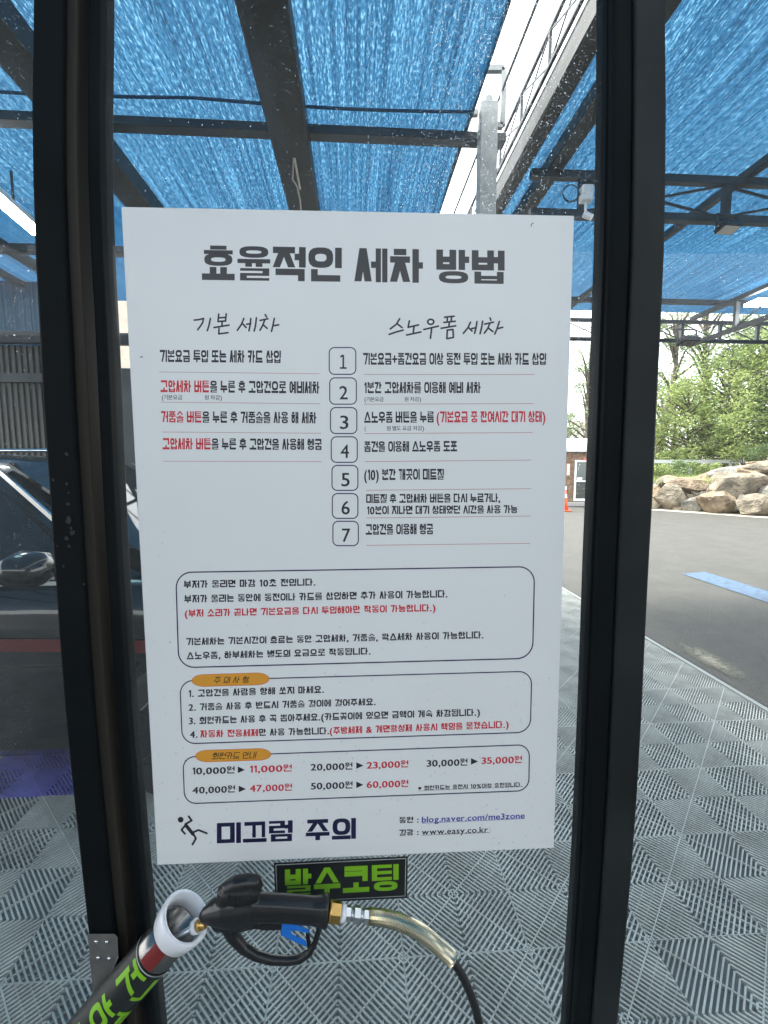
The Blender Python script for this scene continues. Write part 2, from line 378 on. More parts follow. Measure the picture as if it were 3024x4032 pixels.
# cross members
def cross(y, x0, x1, z0, z1, w=.08):
    m_ = MB(); m_.box((x0, y - w / 2, z0), (x1, y + w / 2, z1), T); return m_.obj('cross_beam', truss_m, can, bevel=.004, seg=1)
cross(3.05, -6.3, .95, CZ + .0, CZ + .052)
cross(4.72, -6.3, -.55, 3.52, 3.585, .1)
cross(5.72, 1.0, 9.4, CZ, CZ + .054, .06)
cross(5.40, -6.3, -2.0, 2.86, 2.98, .08)
w_ = MB(); w_.tube([B(x, 2.86, CZ + .055 - .02 * math.sin(math.pi * ((x + 6) / 1.7 % 1))) for x in [-6 + .1 * k for k in range(68)]], .009, 6); w_.obj('tie_wire', netseam_m, can)
def edgebar(x):
    m_ = MB(); m_.tube([B(x, y, HN + CAMZ - .01) for y in (-2.2, 6.2)], .014, 8); m_.obj('net_edge_rail', truss_m, can)
edgebar(GX0); edgebar(GX1)
def truss(y, x0, x1, ztop, zbot, step, name='truss', ch=.05, br=.014, ph=0.0, lg=None):
    """a part of the canopy with chords, posts and braces as sub-parts"""
    root = bpy.data.objects.new(name, None); COL.objects.link(root); root.parent = can; root.empty_display_size = .1
    pt = (lambda s, z: B(s, y, z)) if lg is None else (lambda s, z: B(lg, s, z))
    m_ = MB(); m_.bar(pt(x0, ztop), pt(x1, ztop), ch, ch); m_.obj('top_chord', truss_m, root)
    m_ = MB(); m_.bar(pt(x0, zbot), pt(x1, zbot), ch, ch); m_.obj('bottom_chord', truss_m, root)
    x = x0 + ph; mp = MB(); mp.bar(pt(0, zbot + ch / 2), pt(0, ztop - ch / 2), ch * .9, ch * .9)
    k = 0
    while x <= x1:
        mp = MB(); mp.bar(pt(x, zbot + ch / 2 + .001), pt(x, ztop - ch / 2 - .001), ch * .9, ch * .9); mp.obj('post', truss_m, root)
        if x + step <= x1:
            a = MB(); a.bar(pt(x + ch / 2, zbot + ch / 2), pt(x + step - ch / 2, ztop - ch / 2), br, br); a.obj('brace', truss_m, root)
            a = MB(); a.bar(pt(x + ch / 2, ztop - ch / 2) + Vector((0, br * 1.1, 0)), pt(x + step - ch / 2, zbot + ch / 2) + Vector((0, br * 1.1, 0)), br, br); a.obj('brace', truss_m, root)
        x += step; k += 1
    return root
truss(3.25, 1.20, 9.4, 3.50, 3.25, 1.04, ph=.36)
truss(6.28, -2.2, 9.4, 3.50, 3.25, .55, ch=.045, br=.012, ph=.12)
truss(0, -1, 6.15, 3.50, 3.16, .8, ch=.05, br=.014, lg=4.55)
truss(0, -2, 6.1, 3.84, 3.66, .42, ch=.018, br=.008, lg=1.05)
for xx in (.335, .40):
    m_ = MB(); m_.tube([B(xx * 2.2, y, 3.74) for y in (-2, 6.2)], .008, 6); m_.obj('tie_rod', truss_m, can)
# column in the gap
c_ = MB(); cxy = P(1915, 700, 2.95); c_.box((cxy.x - .052, cxy.y - .052, .0), (cxy.x + .052, cxy.y + .052, 3.66)); c_.obj('column', colm_m, can, bevel=.006, seg=1)
c_ = MB(); c_.tube([(cxy.x, cxy.y, 3.66), (cxy.x, cxy.y, 3.70), (cxy.x, cxy.y, 3.73)], [.03, .028, .01], 12); c_.obj('column_cap', colm_m, can)
c_ = MB(); a = Vector((cxy.x, cxy.y, 0)); z1 = 3.86
for p, q in (((-.11, 3.62), (-.11, z1)), ((-.11, z1), (.09, z1)), ((.09, z1), (.09, 3.55)), ((-.11, 3.62), (-.06, 3.62)), ((.09, 3.55), (.06, 3.55))):
    c_.bar(a + Vector((p[0], 0, p[1])), a + Vector((q[0], 0, q[1])), .03, .03)
c_.obj('column_bracket', colm_m, can)
for sx, sy in ((-6.1, 6.1), (9.3, 6.1), (9.3, -2), (-6.1, -2), (4.42, 6.1)):
    if sx == 4.42: continue
    c_ = MB(); c_.box((sx - .07, sy - .07, 0), (sx + .07, sy + .07, CZ), T); c_.obj('column', truss_m, can)

# lamps and small fittings under the canopy
def flood(c, w, label, face=(.8, .7, .62), tilt=0, dark=False):
    t = thing('floodlight', label, 'floodlight', 'floodlights hung under the trusses')
    m_ = MB(); m_.box((-w / 2, -w * .35, 0), (w / 2, w * .35, w * .22)); h = m_.obj('housing', truss_m, t, bevel=w * .04)
    for k in range(5):
        f = MB(); f.box((-w * .4 + k * w * .2 - .004, -w * .3, w * .22), (-w * .4 + k * w * .2 + .004, w * .3, w * .34)); f.obj('cooling_fin', truss_m, t)
    m_ = MB(); m_.box((-w * .42, -w * .28, -.004), (w * .42, w * .28, -.001)); m_.obj('lens', mat('lens_face', face, .3) if not dark else carglass, t)
    m_ = MB(); m_.bar((-w * .58, 0, w * .1), (-w * .58, 0, w * .8), .012, .02); m_.bar((w * .58, 0, w * .1), (w * .58, 0, w * .8), .012, .02); m_.bar((-w * .58, 0, w * .8), (w * .58, 0, w * .8), .02, .012); m_.obj('bracket', truss_m, t)
    t.location = c; t.rotation_euler = (R(-14), 0, R(8)); return t
flood(P(2868, 905, 3.3), .135, 'small grey floodlight hanging from the near truss on the right')
flood(P(2710, 1352, 6.15), .24, 'dark floodlight under the far eave truss in front of the trees', dark=True)
bx = thing('junction_box', 'white junction box with coiled cable on the near truss', 'box')
c = P(2308, 765, 3.0); m_ = MB(); m_.box((c.x - .035, c.y - .03, c.z - .045), (c.x + .035, c.y + .03, c.z + .045)); m_.obj('housing', white_m, bx, bevel=.008)
m_ = MB(); cc = P(2248, 760, 3.0)
for k, r_ in enumerate((.047, .051)):
    m_.tube([cc + Vector((r_ * math.cos(a) + .003 * k, .006 * k, r_ * math.sin(a))) for a in [2 * math.pi * i / 28 for i in range(29)]], .003, 6, cap=False)
m_.tube([cc + Vector((.05, 0, .0)), cc + Vector((.075, 0, -.03)), c + Vector((-.03, 0, -.02))], .003, 6); m_.obj('cable', rub_m, bx)
m_ = MB(); m_.tube([c + Vector((0, 0, -.045)), c + Vector((0, 0, -.10)), c + Vector((.004, 0, -.12))], [.008, .008, .012], 10); m_.tube([c + Vector((-.012, -.01, -.12)), c + Vector((.028, -.03, -.15))], [.02, .018], 12); m_.obj('sensor', white_m, bx)
rebase(bx, c)
for (u0, v0, u1, v1, Hh, lab) in ((2, 792, 132, 905, 1.78, 'lit white strip lamp left of the dark door post'),):
    p0 = P(u0 - 60, v0 - 52, 1); p0 = Vector((0, 0, CAMZ)) + (p0 - Vector((0, 0, CAMZ))) * (Hh / (p0.z - CAMZ))
    p1 = P(u1 + 20, v1 + 17, 1); p1 = Vector((0, 0, CAMZ)) + (p1 - Vector((0, 0, CAMZ))) * (Hh / (p1.z - CAMZ))
    t = thing('strip_lamp', lab, 'lamp')
    m_ = MB(); m_.bar(p0, p1, .085, .02); m_.obj('diffuser', led_m, t)
    m_ = MB(); m_.bar(p0 + Vector((0, 0, .03)), p1 + Vector((0, 0, .03)), .095, .036); m_.obj('housing', white_m, t)
    m_ = MB(); q = (p0 + p1) / 2; m_.bar(q + Vector((0, 0, .05)), q + Vector((0, 0, .30)), .012, .012); m_.obj('hanger', truss_m, t)
    rebase(t, q)
m_ = MB(); q = P(2998, 1197, 5.4); m_.box((q.x - .12, q.y - .1, q.z), (q.x + .2, q.y + .1, q.z + .03)); t = m_.obj('panel_lamp', led_m); tag(t, 'lit white panel lamp under the net at the far right', 'lamp')
m_ = MB(); pts = [P(1152 + dx, v, 2.35 + .0008 * (v - 620)) for dx, v in ((4, 622), (2, 680), (0, 705), (18, 735), (30, 790), (34, 835))]
m_.tube(pts, .004, 6); m_.tube([P(1160, 622, 2.35), P(1172, 690, 2.38), P(1182, 745, 2.4)], .005, 6)
tag(m_.obj('loose_cable', mat('cable_tan', (.45, .38, .30), .5)), 'loose pale cable hanging from the central canopy beam', 'cable')

# ================================================================== BACK LEFT WALL, BUILDING
wl_ = thing('side_wall', 'grey corrugated metal wall along the back of the wash bay', 'wall')
m_ = MB(); xs = []; x = -6.2; k = 0
pat = [(0, 0), (.022, 0), (.032, .02), (.054, .02), (.064, 0)]
while x < -3.1:
    for a, d in pat[:-1]: xs.append((x + a, d))
    x += .064
vs = [];
for x, d in xs: vs += [B(x, 5.5 - d, 0), B(x, 5.5 - d, 2.86)]
m_.add(vs, [(2 * i, 2 * i + 2, 2 * i + 3, 2 * i + 1) for i in range(len(xs) - 1)]); m_.obj('corrugated_sheet', corr_m, wl_)
m_ = MB(); m_.box((-3.08, 5.45, 0), (-1.2, 5.55, 2.62), T); m_.obj('plain_panel', wall_m, wl_)
m_ = MB(); m_.box((-6.25, 5.42, 2.45), (-3.08, 5.46, 2.55), T); m_.obj('rail', truss_m, wl_)
m_ = MB(); m_.box((-3.12, 5.40, 0), (-3.04, 5.46, 3.5), T); m_.obj('post', truss_m, wl_)
rebase(wl_, B(-4, 5.5))
bwl = thing('light_blocking_wall', 'plain grey wall added unseen behind the viewpoint to limit light on the board', 'wall')  # added out of view to cut the light reaching the board
m_ = MB(); m_.box((-6.3, -3.4, 0), (5.5, -3.3, 2.7), T); m_.obj('panel', mat('light_blocking_grey', (.34, .34, .33), .7, 0, var=(2, .15)), bwl); m_ = MB(); m_.box((-6.35, -3.45, 2.7), (5.55, -3.25, 2.76), T); m_.obj('light_blocking_capping', truss_m, bwl); rebase(bwl, B(0, -3.3))  # panel and capping of the added light-blocking wall, out of view
bd = thing('building', 'beige rendered building seen above the wall beside the board', 'building')
m_ = MB(); m_.box((-9.5, 9.5, 0), (-4.35, 14, 6.2), T); m_.obj('wall', concrete_m, bd)
m_ = MB(); m_.box((-9.6, 9.4, 6.2), (-4.25, 14.1, 6.35), T); m_.obj('coping', roofm, bd)
for zz in (2.6, 4.6):
    for xx in (-8.6, -7.0):
        m_ = MB(); m_.box((xx, 9.44, zz), (xx + .9, 9.5, zz + .9), T); w = m_.obj('window', white_m, bd)
        m_ = MB(); m_.box((xx + .06, 9.42, zz + .06), (xx + .84, 9.44, zz + .84), T); m_.obj('pane', dkglass, w)
rebase(bd, B(-6, 9.5))

# ================================================================== CAR (black, broadside behind the glass, front to the right)
car = thing('parked_car', 'wet black car standing in the wash bay behind the notice board', 'car')
CX, CY, CWd = -4.42, 2.0, 1.8     # rear x, near side y
def cp(x, s, z): return B(CX + x, CY + CWd / 2 + s * CWd / 2, z)
# body: stations (x, zbottom, zbelt(side shoulder), ztop(centre), width factor)
st = [(0.0, .45, .70, .80, .80), (.06, .32, .85, .98, .90), (.35, .24, .98, 1.06, .97), (.9, .21, 1.02, 1.05, 1.0), (1.8, .20, 1.02, 1.04, 1.0), (2.7, .20, 1.01, 1.04, 1.0), (3.35, .20, .99, 1.06, 1.0), (3.75, .21, .93, 1.04, .985), (4.15, .24, .84, .95, .95), (4.4, .30, .72, .82, .86), (4.5, .42, .60, .64, .76)]
prof = lambda zb, zs, zt: [(-1 + .10, zb), (-1 + .02, zb + .08), (-1.0, zb + (zs - zb) * .35), (-.985, zb + (zs - zb) * .62), (-.995, zb + (zs - zb) * .78), (-.96, zs), (-.86, zs + (zt - zs) * .55), (-.5, zt - .005), (0, zt)]
def loft(stations, fn):
    rings = []
    for s_ in stations:
        h = fn(s_); rings.append(h + [(-a, b) for a, b in h[-2::-1]])
    return rings
b_ = MB(); rg = []
import itertools
def densify(st, k=4):
    out = []
    for a, b in zip(st, st[1:]):
        for i in range(k):
            t = i / k; out.append(tuple(p + (q - p) * t for p, q in zip(a, b)))
    return out + [st[-1]]
sd = densify(st, 3)
vs = []; 
for s_ in sd:
    h = prof(s_[1], s_[2], s_[3]); full = h + [(-a, b) for a, b in h[-2::-1]]
    vs += [cp(s_[0], a * s_[4], b) for a, b in full]
nn = 17; fs = []
for i in range(len(sd) - 1):
    for j in range(nn - 1): fs.append((i * nn + j, (i + 1) * nn + j, (i + 1) * nn + j + 1, i * nn + j + 1))
    fs.append((i * nn + nn - 1, (i + 1) * nn + nn - 1, (i + 1) * nn, i * nn))
fs.append(tuple(range(nn))); fs.append(tuple((len(sd) - 1) * nn + j for j in range(nn))[::-1])
b_.add(vs, fs); bo = b_.obj('body', carm, car, smooth=True)
# greenhouse: glass volume, pillars and roof as parts
def gh(x, s, z): return cp(x, s, z)
roofc = [(.45, .60, 1.05), (.75, .70, 1.50), (1.2, .74, 1.60), (2.0, .75, 1.63), (2.7, .74, 1.60), (2.95, .72, 1.54)]
base_f, base_r = 3.62, .30
def side(sgn):
    g_ = MB()
    lo = [(.45, 1.03), (1.25, 1.04), (2.25, 1.04), (3.3, 1.04)]; hi = [(.85, 1.50), (1.3, 1.55), (2.1, 1.56), (2.72, 1.53)]
    out = []
    for k in range(3):
        q = MB(); ga = .035
        A = [(lo[k][0] + ga, lo[k][1]), (lo[k + 1][0] - ga, lo[k + 1][1]), (hi[k + 1][0] - ga, hi[k + 1][1]), (hi[k][0] + ga, hi[k][1])]
        fr = [cp(x, sgn * (.955 if z < 1.2 else .765), z) for x, z in A]; n_ = (fr[1] - fr[0]).cross(fr[3] - fr[0]).normalized() * .004 * (1)
        q.hexa([p - n_ for p in fr] + [p + n_ for p in fr]); q.obj('side_window', carglass, car)
side(-1); side(1)
# cabin shell slightly inside
cb = MB(); ring = []
for (x0, x1, z, w) in ((.40, 3.50, 1.02, .945), (.50, 3.32, 1.12, .915), (.66, 3.05, 1.30, .85), (.84, 2.80, 1.48, .78), (.98, 2.66, 1.55, .745), (1.2, 2.5, 1.585, .68), (1.5, 2.3, 1.60, .5)):
    n8 = []
    for (xx, ss) in ((x0, -w * .82), (x0 + .12, -w), ((x0 + x1) / 2, -w), (x1 - .18, -w), (x1, -w * .82), (x1 + .06, 0), (x1, w * .82), (x1 - .18, w), ((x0 + x1) / 2, w), (x0 + .12, w), (x0, w * .82), (x0 - .05, 0)): n8.append(cp(xx, ss * .985, z))
    ring.append(n8)
vs = [p for r_ in ring for p in r_]; nn = 12
cb.add(vs, [(i * nn + j, i * nn + (j + 1) % nn, (i + 1) * nn + (j + 1) % nn, (i + 1) * nn + j) for i in range(len(ring) - 1) for j in range(nn)] + [tuple((len(ring) - 1) * nn + j for j in range(nn))])
cb.obj('cabin', carm, car, smooth=True)
q = MB(); fr = [cp(3.50, -.80, 1.045), cp(3.56, 0, 1.045), cp(3.50, .80, 1.045), cp(2.72, .62, 1.535), cp(2.78, 0, 1.555), cp(2.72, -.62, 1.535)]
up = Vector((0, 0, .012)) + (B(1, 0) - B(0, 0)) * .02
q.add([p + up for p in fr] + [p + up * .3 for p in fr], [(0, 1, 4, 5), (1, 2, 3, 4), (6, 11, 10, 7), (7, 10, 9, 8), (0, 6, 7, 1), (1, 7, 8, 2), (2, 8, 9, 3), (3, 9, 10, 4), (4, 10, 11, 5), (5, 11, 6, 0)]); q.obj('windscreen', carglass, car)
for s_ in (-1, 1):
    q = MB(); q.tube([cp(.9, s_ * .70, 1.60), cp(1.05, s_ * .70, 1.64), cp(2.5, s_ * .70, 1.645), cp(2.66, s_ * .70, 1.60)], .014, 8); q.obj('roof_rail', chrome, car, smooth=True)
    q = MB(); q.bar(cp(.5, s_ * .968, 1.028), cp(3.32, s_ * .968, 1.028), .008, .018); q.obj('window_trim', chrome, car)
    q = MB(); q.bar(cp(3.36, s_ * .93, 1.05), cp(2.74, s_ * .75, 1.55), .012, .02); q.obj('pillar_trim', chrome, car)
    q = MB(); q.tube([cp(3.12, s_ * .97, 1.08), cp(3.13, s_ * 1.06, 1.10)], .02, 8)
    for k in range(1): q.tube([cp(3.20, s_ * 1.14, 1.12), cp(3.17, s_ * 1.14, 1.125), cp(3.10, s_ * 1.14, 1.13), cp(3.05, s_ * 1.14, 1.13)], [.03, .065, .075, .068], 14, flat=1.5)
    mo = q.obj('side_mirror', carm, car, smooth=True)
    q = MB(); q.tube([cp(3.048, s_ * 1.14, 1.13), cp(3.040, s_ * 1.14, 1.13)], [.062, .060], 14, flat=1.5); q.obj('mirror_glass', chrome, mo)
    q = MB(); q.bar(cp(.9, s_ * 1.001, .64), cp(3.45, s_ * 1.001, .655), .01, .014); q.obj('side_moulding', chrome if s_ > 0 else carm, car)
    q = MB(); q.bar(cp(1.0, s_ * 1.002, .84), cp(3.6, s_ * 1.002, .74), .006, .055); q.obj('side_reflection', refl_tail_m, car, label='dull red reflection painted along the black car side')  # reflection of something red, painted on the body as a sloping strip
    for hx in (1.5, 2.55):
        q = MB(); q.tube([cp(hx, s_ * 1.0, .90), cp(hx + .02, s_ * 1.03, .90), cp(hx + .16, s_ * 1.03, .90), cp(hx + .18, s_ * 1.0, .90)], .012, 8); q.obj('door_handle', chrome, car, smooth=True)
    q = MB(); q.tube([cp(4.36, s_ * .78, .74), cp(4.44, s_ * .66, .72), cp(4.47, s_ * .48, .70)], [.03, .055, .035], 12); q.obj('headlight', lamp_m, car, smooth=True)
    q = MB(); q.tube([cp(.02, s_ * .72, .86), cp(-.01, s_ * .56, .86)], [.05, .045], 12); q.obj('tail_light', refl_tail_m, car, smooth=True)
    for wx in (.85, 3.62):
        w = MB(); c0 = cp(wx, s_ * .90, .33); ax = (cp(0, 1, 0) - cp(0, 0, 0)).normalized() * s_
        wo = bpy.data.objects.new('wheel', None); COL.objects.link(wo); wo.parent = car
        w.tube([c0 - ax * .12, c0 - ax * .10, c0 + ax * .07, c0 + ax * .098], [.29, .33, .33, .29], 32, ref=Vector((0, 0, 1))); w.obj('tyre', tyre_m, wo, smooth=False)
        w = MB(); w.tube([c0 + ax * .09, c0 + ax * .102], [.215, .20], 28, ref=Vector((0, 0, 1)))
        for k in range(5):
            an = 2 * math.pi * k / 5; dd = (B(1, 0) - B(0, 0)) * math.cos(an) + Vector((0, 0, 1)) * math.sin(an); w.bar(c0 + ax * .105 + dd * .03, c0 + ax * .105 + dd * .205, .05, .02)
        w.obj('rim', mat('dark_alloy', (.03, .03, .035), .4, .6), wo)
q = MB(); q.bar(cp(4.485, -.30, .55), cp(4.485, .30, .55), .03, .12); q.obj('grille', mat('grille', (.03, .03, .03), .4), car)
q = MB(); q.box((CX + .7, CY + .2, .19), (CX + 4.0, CY + CWd - .2, .30), T); q.obj('underbody', tyre_m, car)
rebase(car, cp(2.25, 0, 0))

# ================================================================== OUTDOORS: slope, boulders, rail, booth, cone, trees
m_ = MB(); nx, ny = 70, 24; vs = []
for j in range(ny + 1):
    for i in range(nx + 1):
        x = 4 + i * .75; base = 17.0 - (x - 9.5) * .62 if x < 16 else 13.0 - (x - 16) * .2
        d = (j / ny) ** 1.5 * 60; ramp = min(1, max(0, (x - 7.6) / 2.5))
        z = -.05 + (1.0 * (1 - math.exp(-max(0, d - .25) / .55)) * ramp + max(0, d - 1) * .045) + .2 * noise.noise(Vector((x * .5, d * .4, 0))) * min(1, d)
        vs.append((x, base + .5 + d, z))
m_.add(vs, [(j * (nx + 1) + i, j * (nx + 1) + i + 1, (j + 1) * (nx + 1) + i + 1, (j + 1) * (nx + 1) + i) for j in range(ny) for i in range(nx)])
m_.obj('embankment', soil_m, smooth=True, kind='structure')
pa, pb = G(2500, 2001), G(3150, 2046)
m_ = MB(); nb = 24; vs = []
for i in range(nb + 1):
    t = i / nb; p = pa.lerp(pb, t); wv = .10 * noise.noise(Vector((t * 14, 0, 0)))
    vs += [(p.x, p.y - .18 + wv, -.014), (p.x, p.y + 1.2, -.012)]
m_.add(vs, [(2 * i, 2 * i + 2, 2 * i + 3, 2 * i + 1) for i in range(nb)]); m_.obj('sandy_verge', sand_m, kind='structure')
# boulders: (centre u, v, width px, height px, material, tilt) measured, placed on three courses
bw = thing('boulder_wall', 'retaining wall of stacked tan and grey boulders at the asphalt edge', 'rock wall')
bl = [(2540, 1985, 90, 60, 0, 0), (2572, 1950, 60, 80, 1, .1), (2648, 1965, 112, 90, 0, .15), (2720, 1987, 92, 62, 2, -.25), (2722, 1912, 150, 66, 1, .12), (2832, 1977, 168, 92, 1, -.1), (2915, 1985, 50, 62, 2, .6), (2962, 1990, 125, 84, 0, .2), (2812, 1921, 68, 72, 0, 0), (2918, 1917, 175, 96, 0, .08), (3030, 1945, 60, 90, 2, .5), (2628, 1900, 76, 50, 0, -.15), (2785, 1882, 100, 34, 1, -.2), (2862, 1872, 90, 34, 0, -.1), (2960, 1856, 130, 44, 1, -.08), (2850, 1896, 44, 26, 0, 0), (2870, 1856, 120, 28, 2, -.2), (3010, 1842, 120, 40, 0, 0), (2580, 1915, 40, 34, 2, .3), (2775, 1962, 50, 46, 2, .2), (2995, 1828, 90, 24, 1, 0), (3090, 1985, 120, 90, 1, 0), (3120, 1905, 120, 90, 0, 0), (2500, 1992, 70, 46, 1, 0), (3200, 1970, 130, 120, 2, 0), (2668, 2004, 40, 22, 1, 0), (2745, 1945, 40, 26, 0, .3), (2889, 1938, 36, 30, 2, 0)]
for k, (u, v, wpx, hpx, mi, tl) in enumerate(bl):
    t = (u - 2500) / 650; base = pa.lerp(pb, t); lift = max(0, (1995 - v) / 160)
    Y = base.y + .35 + lift * 1.1
    c = P(u, v, Y); s = Y / F; a, h = wpx * s / 2 * 1.08, hpx * s / 2 * 1.12
    bm = bmesh.new(); bmesh.ops.create_icosphere(bm, subdivisions=3, radius=1)
    rk = random.Random(100 + k); planes = [(Vector((rk.gauss(0, 1), rk.gauss(0, 1), rk.gauss(0, 1))).normalized(), rk.uniform(.52, .80)) for _ in range(11)]
    for vv in bm.verts:
        p = vv.co.copy()
        for n_, d_ in planes:
            e_ = p.dot(n_) - d_
            if e_ > 0: p -= n_ * e_
        p += p.normalized() * .06 * noise.noise(p * 3 + Vector((k * 5, 0, 0)))
        p = Vector((p.x * a * 1.26, p.y * max(a, h) * .95, p.z * h * 1.3)); p.rotate(Matrix.Rotation(tl, 4, 'Y')); vv.co = p
    me = bpy.data.meshes.new('boulder'); bm.to_mesh(me); bm.free(); me.materials.append(rock_ms[mi])
    o = bpy.data.objects.new('boulder', me); COL.objects.link(o); o.parent = bw; o.location = c
rebase(bw, pa.lerp(pb, .5))
# guard rail along the top
gr = thing('guardrail', 'pale metal guardrail on the bank in front of the trees', 'guardrail')
A_, B_ = P(2480, 1817, 19.2), P(2935, 1817, 18.2)
m_ = MB(); m_.bar(A_, B_, .04, .14); m_.obj('rail', rail_m, gr)
for k in range(6):
    p = A_.lerp(B_, (k + .3) / 6); m_ = MB(); m_.bar(Vector((p.x, p.y + .07, p.z - .95)), Vector((p.x, p.y + .07, p.z + .08)), .09, .09); m_.obj('post', rail_m, gr)
rebase(gr, A_ - Vector((0, 0, .9)))
# booth
bt = thing('booth', 'small brown kiosk with a grey barrel roof and white framed door', 'kiosk')
BY = 17.5
X = lambda u: P(u, 1900, BY).x
Z = lambda v: P(1512, v, BY).z
x0, x1 = X(2165), X(2425); yb, yf = BY + 2.0, BY
m_ = MB(); m_.box((x0, yf, .12), (x1, yb, Z(1777))); m_.obj('wall', wood_m, bt)
for k in range(9):
    zz = .14 + k * .215; m_ = MB(); m_.box((x0 - .01, yf - .025, zz), (X(2256), yf - .001, zz + .19)); m_.obj('cladding_board', wood_m, bt)
    m_ = MB(); m_.box((X(2344), yf - .025, zz), (x1 + .01, yf - .001, zz + .19)); m_.obj('cladding_board', wood_m, bt)
m_ = MB(); nb = 10; zr0, zr1 = Z(1779), Z(1722); vs = []
for i in range(nb + 1):
    a = math.pi / 2 * i / nb
    vs += [(x0 - .12 + .25 * (1 - math.cos(a)), yf - .15 + .75 * (1 - math.cos(a)), zr0 + (zr1 - zr0) * math.sin(a)), (x1 + .12 - .25 * (1 - math.cos(a)), yf - .15 + .75 * (1 - math.cos(a)), zr0 + (zr1 - zr0) * math.sin(a))]
n_ = len(vs); vs += [(x0 + .13, yb + .1, zr1), (x1 - .13, yb + .1, zr1), (x0 - .12, yb + .1, zr0), (x1 + .12, yb + .1, zr0), (x0 - .12, yf - .15, zr0), (x1 + .12, yf - .15, zr0)]
fs = [(2 * i, 2 * i + 1, 2 * i + 3, 2 * i + 2) for i in range(nb)] + [(n_ - 2, n_ - 1, n_ + 1, n_), (n_, n_ + 1, n_ + 3, n_ + 2), (n_ + 4, n_ + 2, n_ + 3, n_ + 5), tuple([2 * i for i in range(nb + 1)] + [n_, n_ + 2]), tuple([2 * i + 1 for i in range(nb + 1)] + [n_ + 1, n_ + 3])[::-1]]
m_.add(vs, fs); rf = m_.obj('roof', roofm, bt)
for u in (2185, 2222, 2262, 2300, 2342, 2385):
    m_ = MB(); xx = X(u); m_.bar((xx, yf - .16, zr0 + .02), (xx, yf + .1, zr0 + .42), .03, .02); m_.obj('roof_seam', roofm, rf)
m_ = MB(); m_.box((x0 - .1, yf - .5, 0), (x1 + .1, yb, .12)); m_.obj('step', mat('concrete_step', (.3, .29, .28), .9), bt)
dr = MB(); fx0, fx1, fz0, fz1 = X(2259), X(2338), .16, Z(1812)
for a, b in (((fx0, fz0), (fx0 + .06, fz1)), ((fx1 - .06, fz0), (fx1, fz1)), ((fx0 + .06, fz1 - .07), (fx1 - .06, fz1)), ((fx0 + .06, fz0), (fx1 - .06, fz0 + .09)), ((fx0 + .06, Z(1897)), (fx1 - .06, Z(1892)))):
    dr.box((a[0], yf - .07, a[1]), (b[0], yf - .001, b[1]))
do = dr.obj('door', white_m, bt)
m_ = MB(); m_.box((fx0 + .06, yf - .03, fz0 + .09), (fx1 - .06, yf - .026, Z(1897))); m_.obj('lower_pane', dkglass, do)
m_ = MB(); m_.box((fx0 + .06, yf - .03, Z(1892)), (fx1 - .06, yf - .026, fz1 - .07)); m_.obj('upper_pane', mat('pale_pane', (.10, .12, .115), .12), do)
for (u0, v0, u1, v1) in ((2304, 1839, 2322, 1846), (2304, 1855, 2322, 1862), (2304, 1881, 2322, 1888), (2270, 1880, 2290, 1892)):
    m_ = MB(); m_.box((X(u0), yf - .036, Z(v1)), (X(u1), yf - .031, Z(v0))); m_.obj('notice', paper_m, do)
m_ = MB(); m_.box((X(2228), yf - .04, Z(1871)), (X(2240), yf - .027, Z(1826))); m_.obj('poster', mat('pink_poster', (.72, .52, .46), .6), bt)
m_ = MB(); m_.box((X(2290), yf - .12, Z(1812)), (X(2312), yf - .075, Z(1805))); m_.obj('small_sign', mat('red_sign', (.6, .12, .12), .6), bt)
rebase(bt, (X(2295), yf, 0))
# cone
cn = thing('traffic_cone', 'orange traffic cone with a white band beside the kiosk', 'cone')
c = G(2224, 2011)
m_ = MB(); m_.tube([c + Vector((0, 0, z)) for z in (.03, .32, .34, .46, .48, .70)], [.11, .072, .070, .053, .05, .02], 16); m_.obj('body', cone_m, cn, smooth=True)
m_ = MB(); m_.tube([c + Vector((0, 0, z)) for z in (.44, .56)], [.061, .043], 16); m_.obj('band', white_m, cn)
m_ = MB(); m_.tube([c + Vector((0, 0, z)) for z in (.70, .82)], [.03, .03], 12); m_.obj('cap', white_m, cn)
m_ = MB(); m_.box((c.x - .17, c.y - .17, -.012), (c.x + .17, c.y + .17, .03)); m_.obj('base', cone_m, cn, bevel=.01, seg=1)
rebase(cn, c)

